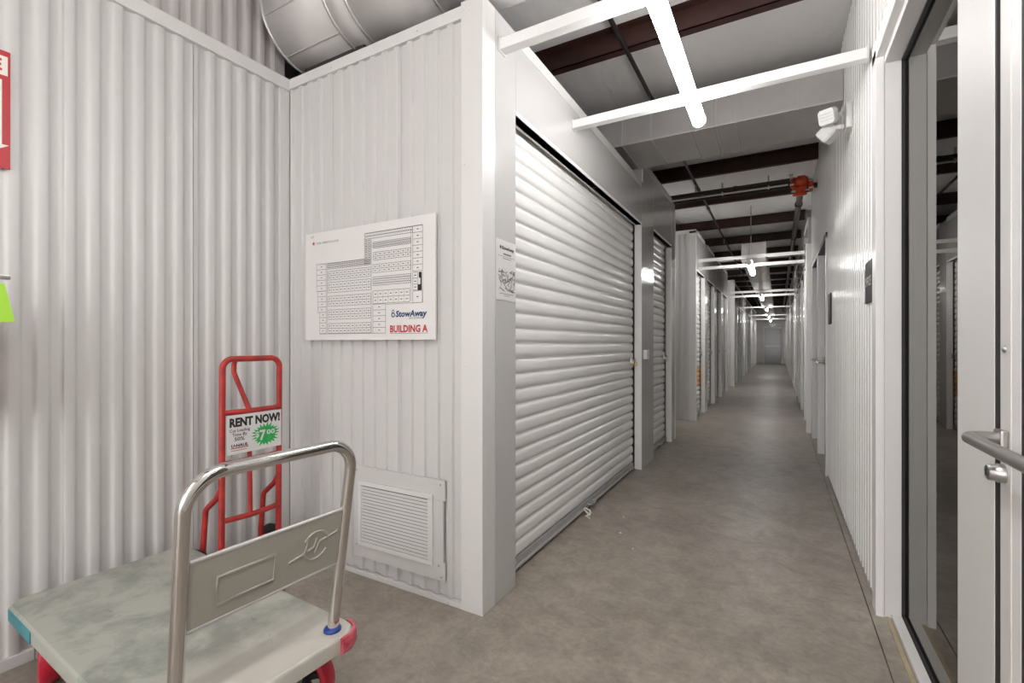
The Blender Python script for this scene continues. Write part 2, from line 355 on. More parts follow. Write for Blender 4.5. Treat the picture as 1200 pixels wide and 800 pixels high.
for (x, z) in ((-1.225, .18), (-1.225, 1.1), (-1.225, 2.0), (-1.2, 2.69), (-1.5, 2.69), (-1.8, 2.69), (-2.1, 2.69), (-1.32, .012), (-1.7, .012), (-2.1, .012)):
    MB().lathe((x, YB-.005, z), (0, -1, 0), [(.005, 0), (.005, .002), (.002, .004)], 8).build('screw', 'trim', wb)

# ---- left side of the corridor: piers, headers, jambs
wc = thing('wall_corridor_left', (XL, 3.5, 0), 'glossy white steel fronts of the storage units along the left of the corridor', 'wall', kind='structure')
D = .065
def pier(y0, y1, z1, X=XL, sgn=-1, name='jamb', m='white', par=None):
    mb = MB(); mb.bbox((X, y0, 0), (X + sgn*D, y1, z1), .003); return mb.build(name, m, par or wc)
def header(y0, y1, z0, z1, X=XL, sgn=-1, par=None, lip=True):
    n = max(1, round((y1-y0)/1.25)); par = par or wc
    for k in range(n):
        a, b = y0 + (y1-y0)*k/n, y0 + (y1-y0)*(k+1)/n
        MB().bbox((X, a+.0008, z0), (X + sgn*.05, b-.0008, z1-.06), .002).build('header_panel', 'panel_gloss', par)
    MB().bbox((X - sgn*.004, y0, z1-.062), (X + sgn*.06, y1, z1), .003).build('header_cap', 'trim', par)
    if lip: MB().bbox((X - sgn*.003, y0, z0-.0), (X + sgn*D, y1, z0+.022), .003).build('header_lip', 'white', par)
MB().bbox((XL, 1.8462, 0), (XL-D, 2.04, 2.735), .003).build('jamb', 'panel_gloss', wc)
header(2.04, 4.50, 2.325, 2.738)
# pier with its lighting painted in: bright return facing the camera, darker glossy corridor face
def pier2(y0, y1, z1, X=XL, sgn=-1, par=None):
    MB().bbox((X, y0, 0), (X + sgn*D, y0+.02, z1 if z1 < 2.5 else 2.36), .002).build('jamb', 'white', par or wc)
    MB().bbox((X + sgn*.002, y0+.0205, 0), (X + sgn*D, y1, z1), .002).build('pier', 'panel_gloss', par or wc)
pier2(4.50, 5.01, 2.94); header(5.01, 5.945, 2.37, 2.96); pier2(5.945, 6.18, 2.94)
MB().bbox((XL+.003, 4.52, 2.74), (XL-.09, 4.555, 2.955), .002).build('jamb', 'white', wc)
MB().bbox((XL-.004, 4.5, 2.36), (XL-.05, 5.012, 2.90), .002).build('header_panel', 'panel_gloss', wc)
MB().bbox((XL+.004, 4.555, 2.898), (XL-.06, 5.012, 2.96), .003).build('header_cap', 'trim', wc)
MB().bbox((XL+.003, 6.16, 0), (XL-.003, 6.20, 2.85), .0015).build('corner_flashing', 'trim', wc)
MB().box((-8.8, 6.16, 0), (XL-.02, 6.20, 2.94)).build('aisle_side_wall', 'panel_gloss', wc)
MB().box((XL-.10, 1.78, 2.40), (XL-.07, 6.15, 2.70)).build('header_back', 'core', wc)
# far run after the side aisle
wf = thing('wall_corridor_far', (XL, 7.74, 0), 'run of white unit fronts past the first side aisle on the left', 'wall', kind='structure')
XF = -1.105
def aisle_face(y, x1, par, z1=2.96):
    xs = [x1 - .09 - .49*k for k in range(4)]
    for a, b in zip(xs[1:], xs[:-1]):
        corr((a+.001, y+.012), (b-.001, y+.012), .0, z1-.05, (0, -1), .0815, .0105, .01, RIB_SHARP, False).build('wall_panel', 'panel', par)
    MB().bbox((x1-.10, y-.004, 0), (x1, y+.05, z1-.02), .003).build('corner_flashing', 'trim', par)
    MB().bbox((-3.2, y-.004, z1-.055), (x1, y+.05, z1), .003).build('top_trim', 'trim', par)
    MB().box((-8.8, y+.03, 0), (x1-.06, y+.06, z1-.02)).build('wall_core', 'core', par)
aisle_face(7.74, XF, wf)
aisle_face(14.45, XF+.05, wf, 2.96)
left_doors = [(7.84, 8.75), (9.10, 10.14), (10.50, 11.45), (11.80, 12.80)]
yy = 7.79
for a, b in left_doors:
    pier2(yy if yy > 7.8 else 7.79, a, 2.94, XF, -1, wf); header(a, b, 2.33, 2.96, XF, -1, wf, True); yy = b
pier2(12.80, 12.98, 2.94, XF, -1, wf)
MB().box((-8.8, 12.94, 0), (XF-.03, 12.98, 2.94)).build('aisle_side_wall', 'panel_gloss', wf)
far_left = []; yy = 14.50; X2 = XF + .03
while yy < 29:
    a, b = yy + .32, yy + 1.28; far_left.append((a, b)); pier2(yy, a, 2.90, X2, -1, wf); header(a, b, 2.33, 2.92, X2, -1, wf); yy = b
pier2(yy, 31.0, 2.9, X2, -1, wf)
# ---- right side
wr = thing('wall_right', (XR, 5.0, 0), 'white ribbed steel wall on the right side of the corridor', 'wall', kind='structure')
y = 2.68; sheets = []
while y < 5.05: sheets.append((y, min(y+.4785, 5.09))); y += .4785
for a, b in sheets:
    if b - a < .02: continue
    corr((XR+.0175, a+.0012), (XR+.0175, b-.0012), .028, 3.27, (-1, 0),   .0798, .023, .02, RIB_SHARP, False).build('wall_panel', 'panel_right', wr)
for a, b in ((5.09, 5.58), (5.58, 6.07), (6.07, 6.56), (6.56, 7.12), (7.12, 7.43)):
    corr((XR+.0175, a+.0012), (XR+.0175, b-.0012), 2.19 if a < 7.1 else .02, 3.27, (-1, 0),   .0798, .023, .02, RIB_SHARP, False).build('wall_panel', 'panel_right', wr)
MB().box((XR+.024, 2.66, .0), (XR+.12, 5.07, 3.30)).build('wall_core', 'core', wr)
MB().box((XR+.02, 5.07, 2.22), (XR+.12, 7.12, 3.30)).build('wall_core', 'core', wr)
MB().box((XR+.02, 7.10, 0), (XR+.12, 7.44, 3.30)).build('wall_core', 'core', wr)
MB().box((XR-.004, 2.68, 0), (XR+.02, 5.09, .030)).build('base_angle', 'alu_sh', wr)
for z in (.45, .9, 1.3, 1.9, 2.3):
    MB().lathe((XR-.003, 2.705, z), (-1, 0, 0), [(.006, 0), (.006, .002), (.003, .004)], 8).build('screw', 'white', wr)
# lobby wall behind the storefront, nearer than the camera
MB().box((XR+.02, -5, 0), (XR+.12, .28, 3.30)).build('wall_core', 'panel', wr)
MB().box((XR+.02, .28, 2.56), (XR+.12, 2.68, 3.30)).build('wall_core', 'panel_right', wr)
for k in range(5):
    corr((XR+.0175, .28+.48*k), (XR+.0175, min(2.68, .28+.48*k+.478)), 2.55, 3.27, (-1, 0),   .0798, .023, .02, RIB_SHARP, False).build('wall_panel', 'panel_right', wr)
# right run past the steel doors
wg = thing('wall_corridor_right', (.35, 7.44, 0), 'run of white unit fronts on the right past the steel doors', 'wall', kind='structure')
XG = .352
MB().bbox((.325, 7.43, 0), (.40, 7.50, 2.53), .004).build('jamb', 'white', wg)
right_doors = []; yy = 7.50
while yy < 29:
    a, b = yy + .12, yy + 1.15
    if yy > 7.6: a = yy + .35; b = a + .95
    right_doors.append((a, b)); pier2(yy, a, 2.90, XG, 1, wg); header(a, b, 2.33, 2.92, XG, 1, wg); yy = b
pier2(yy, 31.0, 2.9, XG, 1, wg)
MB().box((XG+.11, 7.5, 0), (XG+.14, 31, 3.3)).build('wall_core', 'core', wg)
# end wall
we = thing('wall_end', (-.3, 31.0, 0), 'dim end wall of the long corridor', 'wall', kind='structure')
MB().bbox((-8, 31.0, 0), (1.5, 31.1, 3.3), .003).build('wall_sheet', 'panel_gloss', we)
de = thing('door_20', (-.28, 30.97, 0), 'grey steel door closing the far end of the corridor', 'door', kind='structure')
MB().bbox((-.76, 30.95, 0), (.22, 30.995, 2.12), .004).build('frame', 'alu', de)
MB().bbox((-.70, 30.93, .02), (.16, 30.952, 2.05), .004).build('leaf', 'steeldoor', de)
MB().bbox((-.62, 30.92, 1.0), (.08, 30.932, 1.06), .003).build('push_bar', 'steel', de)
lh = MB(); lh.cyl((-.63, 30.92, 1.0), (-.63, 30.86, 1.0), .02); lh.cyl((-.63, 30.87, 1.0), (-.52, 30.87, 1.0), .012); lh.build('lever', 'steel', de)

# ================================================================== ROLL-UP DOORS
PITCH = .0812
SLAT = [(0, -.015), (.05, -.0135), (.10, -.007), (.16, -.002), (.26, .001), (.40, .002), (.60, .002), (.74, .001), (.84, -.002), (.90, -.007), (.95, -.0135), (1.0, -.015)]
slat_cache = {}
def rollup(n, y0, y1, ztop, X, sgn, label, fine, orange=False):
    """sgn=+1: curtain faces +x (left side of corridor)"""
    xc = X - sgn*.078
    d = thing('door_%d' % n, (xc, (y0+y1)/2, 0), label, 'door', kind='structure')
    a, b = y0 - .03, y1 - .012; z = .062; k = 0
    if fine:
        key = (round(b-a, 3), sgn)
        while z < ztop + .05:
            if key not in slat_cache:
                mb = MB(); mb.strip([(t*PITCH, w) for t, w in SLAT], lambda u, w, t: (sgn*w, t, u), -(b-a)/2, (b-a)/2)
                mb.strip([(t*PITCH, w-.003) for t, w in SLAT], lambda u, w, t: (sgn*w, t, u), (b-a)/2, -(b-a)/2)
                o = mb.build('slat', 'slat', d, local=True); slat_cache[key] = o.data
            else:
                o = bpy.data.objects.new('slat', slat_cache[key]); COL.objects.link(o); o.parent = d
            o.location = (0, (a+b)/2 - (y0+y1)/2, z); z += PITCH
    else:
        pr = []; po = []
        while z < ztop + .05:
            tgt = po if (orange and .42 < z < .78) else pr
            tgt.append([(z + t*PITCH, w) for t, w in SLAT[::2] + [SLAT[-1]]]); z += PITCH
        for lst, mm in ((pr, 'slat'), (po, 'orange')):
            if not lst: continue
            mb = MB()
            for q in lst: mb.strip(q, lambda u, w, t: (xc + sgn*w, t, u), a, b)
            mb.build('curtain', mm, d)
    mb = MB(); mb.bbox((xc - .014, a, .018), (xc + sgn*.004, b, .064), .003); mb.bbox((xc, a, .018), (xc + sgn*.018, b, .028), .002); mb.build('bottom_bar', 'alu_sh', d)
    MB().box((xc-.01, a, .0), (xc, b, .019)).build('bottom_seal', 'rubber', d)
    mb = MB(); mb.box((xc - sgn*.02, b+.0, 0), (xc - sgn*.012, y1+.02, ztop+.04)); mb.box((xc-sgn*.02, y0-.03, 0), (xc-sgn*.012, y0-.02, ztop)); mb.build('guide_track', 'dark', d)
    MB().box((xc - sgn*.05, y0-.05, ztop-.0), (xc - sgn*.03, y1+.03, ztop+.25)).build('drum_cover', 'dark', d)  # dark plate standing in for the shadow behind the top of the opening
    # slide latch near the far jamb
    mb = MB(); yl = y1 - .09; zl = 1.04
    mb.bbox((xc + sgn*.002, yl-.035, zl-.03), (xc + sgn*.012, yl+.05, zl+.03), .003); mb.bbox((xc + sgn*.012, yl-.03, zl-.008), (xc + sgn*.024, yl+.075, zl+.008), .002)
    mb.bbox((xc + sgn*.012, yl-.005, zl-.035), (xc + sgn*.030, yl+.005, zl-.005), .002); mb.build('latch', 'steel', d)
    mb = MB(); ym = (y0+y1)/2 if fine and y1-y0 > 2 else y0 + .25*(y1-y0) + .3
    mb.tube(fillet([(xc+sgn*.012, ym-.05, .05), (xc+sgn*.045, ym-.05, .04), (xc+sgn*.045, ym+.05, .04), (xc+sgn*.012, ym+.05, .05)], .015, 4), .006, 8); mb.build('pull_handle', 'steel', d)
    return d, xc
def padlock(xc, sgn, yl, zl, label, m='gold'):
    p = thing('padlock', (xc + sgn*.035, yl, zl), label, 'padlock', group='padlocks on the unit doors')
    MB().bbox((xc + sgn*.022, yl-.02, zl-.075), (xc + sgn*.044, yl+.02, zl-.037), .005).build('body', m, p)
    MB().tube(fillet([(xc+sgn*.033, yl-.013, zl-.04), (xc+sgn*.033, yl-.013, zl-.008), (xc+sgn*.033, yl+.013, zl-.008), (xc+sgn*.033, yl+.013, zl-.04)], .012, 5), .0038, 8).build('shackle', 'steel', p)
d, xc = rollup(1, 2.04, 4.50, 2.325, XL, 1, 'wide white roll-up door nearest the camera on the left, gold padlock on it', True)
padlock(xc, 1, 4.455, 1.06, 'gold padlock on the latch of the wide near roll-up door')
mb = MB(); mb.tube([(xc+.03, 3.12, .05), (xc+.06, 3.15, .03), (xc+.07, 3.11, .015), (xc+.05, 3.08, .008), (xc+.09, 3.06, .008)], .006, 6); mb.tube([(xc+.03, 3.10, .05), (xc+.075, 3.10, .012), (xc+.06, 3.17, .007)], .006, 6)
mb.build('pull_cord', 'cream', d)
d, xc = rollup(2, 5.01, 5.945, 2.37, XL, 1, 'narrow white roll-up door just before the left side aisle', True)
padlock(xc, 1, 5.90, 1.06, 'dark padlock on the narrow door before the side aisle', 'steel')
lbl = ['white roll-up door with orange lower slats, first past the side aisle', 'second narrow roll-up door past the left side aisle',
       'third narrow roll-up door past the left side aisle', 'fourth narrow roll-up door past the left side aisle, before the next gap']
for i, (a, b) in enumerate(left_doors):
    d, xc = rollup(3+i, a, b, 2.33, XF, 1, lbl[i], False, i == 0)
    padlock(xc, 1, b-.045, 1.06, ['dark padlock on the door with orange lower slats', 'dark padlock on the second door past the side aisle', 'dark padlock on the third door past the side aisle', 'dark padlock on the fourth door past the side aisle'][i], 'steel')
n = 21
for i, (a, b) in enumerate(far_left):
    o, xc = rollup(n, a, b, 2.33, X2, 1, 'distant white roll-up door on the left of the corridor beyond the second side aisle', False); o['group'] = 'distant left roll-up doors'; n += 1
for i, (a, b) in enumerate(right_doors):
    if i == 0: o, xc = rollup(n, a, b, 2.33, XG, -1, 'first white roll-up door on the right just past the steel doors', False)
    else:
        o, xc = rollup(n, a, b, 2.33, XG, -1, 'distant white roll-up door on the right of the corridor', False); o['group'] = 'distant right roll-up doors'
    n += 1
# white alarm box on the pier between doors
bx = thing('alarm_box', (XL, 4.62, 1.09), 'small white plastic box on the pier between the first two doors', 'alarm')
MB().bbox((XL, 4.57, 1.045), (XL+.035, 4.67, 1.135), .006).build('housing', 'plastic', bx)
MB().bbox((XL+.035, 4.60, 1.07), (XL+.038, 4.64, 1.11), .001).build('cover', 'trim', bx)
MB().cyl((XL+.02, 4.67, 1.09), (XL+.02, 4.70, 1.09), .012).build('cable_gland', 'steel', bx)

# ================================================================== STEEL DOUBLE DOORS, right wall
hd = thing('trim_1', (XR, 6.1, 0), 'white steel frame around the pair of grey doors on the right', 'door frame', kind='structure')
for a, b in ((5.09, 5.14), (6.10, 6.17), (7.06, 7.11)):
    MB().bbox((XR-.018, a, 0), (XR+.12, b, 2.19), .003).build('frame_post', 'white', hd)
MB().bbox((XR-.018, 5.09, 2.15), (XR+.12, 7.11, 2.20), .003).build('frame_head', 'blackplate', hd)  # head coloured black to carry the shadow of the door recess
for n_, (a, b), lb in ((7, (5.14, 6.10), 'grey steel door with lever nearest on the right wall'), (8, (6.17, 7.06), 'grey steel door with lever beside the first unit on the right')):
    d = thing('door_%d' % n_, (XR+.05, (a+b)/2, 0), lb, 'door', kind='structure')
    MB().bbox((XR+.045, a+.004, .01), (XR+.09, b-.004, 2.145), .003).build('leaf', 'steeldoor', d)
    lv = MB(); yl = b - .09; lv.cyl((XR+.045, yl, 1.0), (XR-.035, yl, 1.0), .012); lv.tube(fillet([(XR-.03, yl, 1.0), (XR-.034, yl-.02, 1.0), (XR-.034, yl-.12, 1.0)], .015, 4), .010, 10); lv.build('lever', 'steel', d)
    MB().lathe((XR+.045, yl, 1.0), (-1, 0, 0), [(.03, 0), (.03, .008), (.026, .012)], 18).build('rose', 'steel', d)
    MB().bbox((XR+.0, yl-.05, 1.06), (XR+.045, yl+.03, 1.16), .006).build('keypad_box', 'plastic', d)
    for z in (.28, 1.1, 1.92): MB().cyl((XR+.036, a+.012, z-.05), (XR+.036, a+.012, z+.05), .009, 10).build('hinge', 'steel', d)
    MB().bbox((XR+.040, a+.25, 1.30), (XR+.046, a+.33, 1.75), .002).build('vision_strip', 'blackplate', d)

# ================================================================== STOREFRONT, right of the camera
sf = thing('window_1', (.48, 2.1, 0), 'white aluminium storefront sidelight with glass beside the entry door', 'window', kind='structure')
def sfbox(n, a, b, m='alu', r=.003): return MB().bbox(a, b, r).build(n, m, sf)
sfbox('edge_post', (.374, 2.598, 0), (.404, 2.69, 2.50), 'white')
sfbox('head_trim', (.374, .25, 2.455), (.404, 2.69, 2.535), 'white')
sfbox('jamb', (.4045, 2.60, 0), (.464, 2.69, 2.43)); sfbox('jamb_gasket', (.464, 2.606, 0), (.477, 2.69, 2.43), 'dark', .001)
sfbox('head', (.4045, .25, 2.425), (.464, 2.60, 2.50)); sfbox('head_gasket', (.464, 1.66, 2.418), (.477, 2.60, 2.50), 'dark', .001)
sfbox('sill', (.428, 1.42, 0), (.464, 2.60, .022), 'alu'); sfbox('sill_gasket', (.464, 1.66, 0), (.477, 2.60, .024), 'dark', .001)
sfbox('sealant_strip', (.408, .2, 0), (.424, 2.62, .006), 'sealant', .001)
sfbox('mullion', (.410, 1.412, 0), (.56, 1.655, 2.425), 'alu')
MB().box((.476, 1.656, .012), (.484, 2.606, 2.43)).build('glass', 'glass', sf)
ed = thing('door_9', (.435, .9, 0), 'white aluminium glass entry door with horizontal pull bar at the right edge', 'door', kind='structure')
def edbox(n, a, b, m='alu', r=.003): return MB().bbox(a, b, r).build(n, m, ed)
edbox('stile', (.415, 1.345, .01), (.46, 1.398, 2.415)); edbox('glazing_bead', (.4165, 1.302, .01), (.455, 1.345, 2.415), 'white'); edbox('glazing_gasket', (.417, 1.28, .26), (.45, 1.302, 2.30), 'dark', .001); edbox('stile', (.415, .36, .01), (.46, .48, 2.415))
edbox('bottom_rail', (.415, .48, .01), (.46, 1.27, .26)); edbox('top_rail', (.415, .48, 2.30), (.46, 1.27, 2.415))
MB().box((.434, .48, .26), (.440, 1.27, 2.30)).build('glass', 'glass', ed)
edbox('gap_seal', (.4112, 1.404, .01), (.46, 1.4118, 2.42), 'dark', .0008)
hb = MB(); hb.tube(fillet([(.414, 1.372, 1.0), (.352, 1.372, 1.0), (.352, .42, 1.0), (.414, .42, 1.0)], .032, 8), .0125, 16); h_ = hb.build('pull_bar', 'satin', ed)
for ya in (1.352, .40): MB().bbox((.402, ya, .982), (.416, ya+.04, 1.018), .004).build('mount', 'satin', h_)
lk = MB().lathe((.416, 1.378, .925), (-1, 0, 0), [(.020, 0), (.020, .012), (.0165, .016), (.0165, .026), (.014, .028)], 24).build('lock_cylinder', 'steel', ed)
MB().bbox((.386, 1.376, .918), (.3885, 1.380, .932), .0006).build('keyway', 'dark', lk)
MB().lathe((.416, 1.372, 1.187), (-1, 0, 0), [(.007, 0), (.007, .003), (.003, .006)], 12).build('screw', 'steel', ed)
nj = thing('trim_2', (.48, .3, 0), 'near aluminium jamb of the entry door', 'door frame', kind='structure'); MB().bbox((.4045, .25, 0), (.562, .355, 2.43), .003).build('jamb', 'alu', nj)
# office behind the glass
of = thing('wall_office', (2.5, 1.5, 0), 'dim office room behind the glass storefront', 'wall', kind='structure')
MB().box((.60, 2.80, 0), (4.4, 2.9, 3.3)).build('wall_sheet', 'core', of); MB().box((.60, -.6, 0), (4.4, -.5, 3.3)).build('wall_sheet', 'core', of); MB().box((3.2, -.5, 0), (3.3, 2.8, 3.3)).build('wall_sheet', 'core', of)
MB().box((.52, -.5, 2.6), (3.3, 2.8, 2.64)).build('ceiling_sheet', 'core', of)

# ================================================================== CROSS TUBES, LIGHTS, DUCTS, PIPES
def cross(y, z0, h, w, label, x0=XL-.0, x1=.372):
    b = thing('cross_beam', (-.38, y, z0), label, 'beam', group='white tubes spanning the corridor')
    MB().bbox((x0, y-w/2, z0), (x1, y+w/2, z0+h), .004).build('tube', 'white', b)
    MB().bbox((x0+.0, y-w/2-.006, z0-.006), (x0+.006, y+w/2+.006, z0+h+.006), .001).build('end_plate', 'trim', b)
    MB().bbox((x1-.006, y-w/2-.006, z0-.006), (x1, y+w/2+.006, z0+h+.006), .001).build('end_plate', 'trim', b)
cross(1.90, 2.56, .052, .052, 'white square tube spanning the corridor closest to the camera')
cross(2.80, 2.552, .052, .052, 'white square tube spanning the corridor under the far end of the near light')
cross(7.98, 2.485, .045, .045, 'upper white tube of the pair level with the side aisle', XF, .33)
cross(7.96, 2.355, .045, .045, 'lower white tube of the pair level with the side aisle', XF, .33)
far_y = [13.2, 19.0, 24.5, 28.6]
for i, y in enumerate(far_y):
    cross(y, 2.46, .05, .05, ['upper white tube of the second distant pair', 'white tube third in line down the corridor', 'white tube fourth in line down the corridor', 'white tube fifth in line, nearest the end wall'][i], XF+.04, .345)
    if i == 0: cross(y-.05, 2.35, .05, .05, 'lower white tube of the second distant pair', XF+.0, .345)
def strip_light(x, y0, y1, z, m, label, hang=0.0, grp='strip lights along the corridor', vis=True):
    t = thing('strip_light', (x, (y0+y1)/2, z), label, 'light', group=grp)
    pr = [(-.036*math.sin(R(a)), -.030 + .036*math.cos(R(a))) for a in range(32, 329, 18)]; pr.append((.036*math.sin(R(32)), -.030 + .036*math.cos(R(32))))
    mb = MB(); mb.strip(pr, lambda u, w, q: (x+u, q, z+w), y0+.02, y1-.02); n_ = len(pr)
    mb.add([(x+u, y0+.02, z+w) for u, w in pr], [tuple(range(n_))]); mb.add([(x+u, y1-.02, z+w) for u, w in pr], [tuple(range(n_))[::-1]]); mb.build('diffuser', m, t)
    hw_ = .040 if m == 'tube_far' else .0185; MB().bbox((x-hw_, y0+.01, z-.001), (x+hw_, y1-.01, z+.027), .003).build('housing', 'white', t)
    fn0 = [(.0385*math.sin(R(a)), -.030 + .0385*math.cos(R(a))) for a in range(0, 360, 20)]
    for ya, yb in ((y0, y0+.022), (y1-.022, y1)):
        MB().prism([(u, w) for u, w in fn0], ya, yb, lambda a_, b_, c_: (x+a_, c_, z+b_)).build('end_cap', 'plastic', t)
    if hang: MB().cyl((x, (y0+y1)/2, z+.03), (x, (y0+y1)/2, 3.28), .006, 8).build('hanger_rod', 'steel', t)
strip_light(-.402, 1.70, 2.95, 2.525, 'tube_near', 'long glowing strip light hung under the two near tubes')
far_lights = [(8.0, 2.36), (13.2, 2.36), (19.0, 2.43), (24.5, 2.43), (28.6, 2.43)]
for i, (y, z) in enumerate(far_lights):
    strip_light(-.36, y-.62, y+.62, z, 'tube_far', ['strip light under the pair of tubes at the side aisle', 'second distant glowing strip light down the corridor', 'third distant glowing strip light down the corridor', 'fourth distant glowing strip light down the corridor', 'fifth and farthest glowing strip light'][i], hang=1 if i == 0 else 0)
# unseen strips added overhead and behind the camera as fill light
for (x, y, z), lb in (((-.402, .40, 2.525), 'strip light directly overhead, in line with the corridor lights'), ((-1.45, -1.7, 2.62), 'lobby strip light nearer the left wall, behind the viewer'), ((-.402, -3.1, 2.62), 'rear lobby strip light nearer the right wall')):
    strip_light(x, y-.62, y+.62, z, 'tube_lobby', lb, hang=1, grp='lobby strip lights')
# unseen strips added to brighten the two side aisles
strip_light(-2.6, 6.4, 7.55, 2.9, 'tube_far', 'strip light inside the first side aisle on the left', hang=1, grp='side aisle strip lights')
strip_light(-2.6, 13.1, 14.3, 2.9, 'tube_far', 'strip light inside the second side aisle on the left', hang=1, grp='side aisle strip lights')
# rectangular duct over the corridor
dc = thing('duct', (-.4, 4.2, 2.85), 'rectangular galvanised duct crossing above the corridor', 'duct')
seams = [-4.2, -2.6, -1.75, -1.14, -.90, -.60, -.44, -.28, .12, .385]
for a, b in zip(seams[:-1], seams[1:]): MB().bbox((a+.001, 3.89, 2.85), (b-.001, 4.485, 3.12), .004).build('duct_section', 'galv', dc)
for x in (-1.14, -.90, -.60, -.44, -.41, -.28, .12):
    mb = MB(); mb.bbox((x-.006, 3.880, 2.842), (x+.006, 4.492, 3.127), .002); mb.build('joint_flange', 'galv_lip', dc)
MB().bbox((-4.2, 3.882, 2.846), (.385, 3.892, 2.858), .002).build('edge_lip', 'galv_lip', dc)
# round duct above the site-map wall
rd = thing('duct', (-2.4, 1.84, 3.08), 'large round galvanised duct above the site-map wall', 'duct')
def rsec(a, b, r=.285): return MB().lathe((a, 1.84, 3.075), (1, 0, 0), [(r-.02, 0), (r, .0), (r, b-a), (r-.02, b-a)], 48).build('duct_section', 'galv_round', rd)
xs = [-2.44, -1.99, -1.86, -1.40, -.9]
for a, b in zip(xs[:-1], xs[1:]): rsec(a+.001, b-.001)
for x in (-2.44, -1.99, -1.86, -1.40): MB().lathe((x-.006, 1.84, 3.075), (1, 0, 0), [(.28, 0), (.291, 0), (.291, .012), (.28, .012)], 48).build('joint_band', 'galv_lip', rd)
for ang in (-62, -20):
    c_, s_ = math.cos(R(ang)), math.sin(R(ang)); MB().cyl((-2.43, 1.84 - .286*c_*.999, 3.075 + .286*s_), (-1.99, 1.84 - .286*c_*.999, 3.075 + .286*s_), .0035, 6).build('lock_seam', 'galv_lip', rd)
MB().bbox((-2.40, 1.80, 2.735), (-1.92, 2.06, 2.80), .004).build('support_saddle', 'dark', rd)
# long duct running down the corridor
ld = thing('duct', (-.34, 14, 2.55), 'grey rectangular duct running down the far corridor ceiling', 'duct')
yy = 8.45
while yy < 28:
    MB().bbox((-.52, yy+.003, 2.52), (-.17, yy+1.497, 2.80), .004).build('duct_section', 'galv', ld); yy += 1.5
    MB().bbox((-.527, yy-.012, 2.513), (-.163, yy+.012, 2.807), .002).build('joint_flange', 'galv_lip', ld)
# pipes
pp = thing('sprinkler_pipe', (-.88, 12, 3.12), 'thin dark sprinkler pipe running down the corridor on the left', 'pipe')
mb = MB(); mb.cyl((-.88, -4, 3.15), (-.88, 30, 3.15), .015, 10); mb.build('pipe', 'pipe', pp)
for y in (6.4, 7.35, 10.6, 14.0): MB().cyl((-.88, y-.05, 3.15), (-.88, y+.05, 3.15), .0195, 12).build('coupling', 'pipe', pp)
for y in (6.15, 9.6, 13.2): 
    mb = MB(); mb.cyl((-.88, y, 3.137), (-.88, y, 3.06), .011, 10); mb.lathe((-.88, y, 3.06), (0, 0, -1), [(.004, 0), (.016, .004), (.016, .007), (.004, .009)], 12); mb.build('sprinkler_head', 'steel', pp)
for y, z, r, m, lb in ((6.25, 3.06, .021, 'pipe', 'black pipe crossing to the red valve, nearer of the pair'), (6.42, 3.04, .024, 'pipe', 'black pipe crossing to the red valve, farther of the pair')):
    p = thing('sprinkler_pipe', (-.5, y, z), lb, 'pipe'); MB().cyl((-4.5, y, z), (.117, y, z), r, 12).build('pipe', m, p)
    for x in (-3, -1.4, -.45): MB().cyl((x-.02, y, z), (x+.02, y, z), r+.006, 12).build('coupling', m, p)
p = thing('conduit', (-.5, 6.33, 3.03), 'shiny metal conduit between the two black pipes', 'conduit'); MB().cyl((-4.5, 6.335, 3.035), (.10, 6.335, 3.035), .010, 10).build('tube', 'galv_lip', p)
for x in (-2.5, -.6, -.1): MB().bbox((x-.008, 6.315, 3.02), (x+.008, 6.355, 3.17), .002).build('strap', 'galv_lip', p)
p = thing('sprinkler_main', (.24, 6.5, 2.95), 'dark pipe running along the right side under the purlins from the red valve', 'pipe')
MB().cyl((.225, 6.45, 2.96), (.225, 30, 2.96), .034, 14).build('pipe', 'pipe', p)
for y in (7.0, 9.2, 12, 15): MB().cyl((.225, y-.04, 2.96), (.225, y+.04, 2.96), .044, 14).build('coupling', 'pipe', p)
v = thing('valve', (.20, 6.35, 2.95), 'orange-red grooved valve fitting joining the pipes by the right wall', 'valve')
mb = MB(); mb.lathe((.12, 6.34, 3.05), (1, 0, 0), [(.035, 0), (.062, .01), (.062, .05), (.05, .055), (.07, .08), (.07, .14), (.05, .17), (.03, .18)], 22); mb.build('elbow_body', 'redfit', v)
MB().lathe((.215, 6.34, 3.05), (0, 0.18, -1), [(.05, 0), (.05, .05), (.075, .055), (.075, .085), (.05, .09), (.05, .115), (.072, .12), (.072, .15), (.045, .155)], 22).build('coupling', 'redfit', v)
MB().lathe((.30, 6.34, 2.99), (1, 0, 0), [(.035, 0), (.065, .006), (.065, .04), (.035, .045)], 20).build('coupling', 'redfit', v)
MB().cyl((.32, 6.34, 2.99), (.40, 6.34, 2.99), .03, 12).build('stub_pipe', 'pipe', v)
for (x, y, z) in ((.135, 6.27, 3.09), (.135, 6.27, 3.01), (.15, 6.27, 2.93), (.285, 6.27, 2.93), (.32, 6.26, 3.03), (.32, 6.26, 2.95), (.13, 6.30, 3.13)):
    MB().cyl((x-.02, y, z), (x+.02, y, z), .011, 8).build('bolt', 'steel', v)
# brown eave strut behind the headers + bracing
st = thing('eave_strut', (-1.5, 5, 3.0), 'dark brown steel strut running behind the unit headers on the left', 'beam', kind='structure')
mb = MB(); mb.box((-1.46, 1.9, 2.99), (-1.452, 30, 3.16)); mb.box((-1.46, 1.9, 2.99), (-1.40, 30, 2.998)); mb.build('strut', 'brown', st)
for y in (2.3, 3.3, 8.3, 9.4): MB().cyl((-1.44, y, 2.76), (-1.44, y+.35, 3.15), .008, 8).build('brace_rod', 'pipe', st)

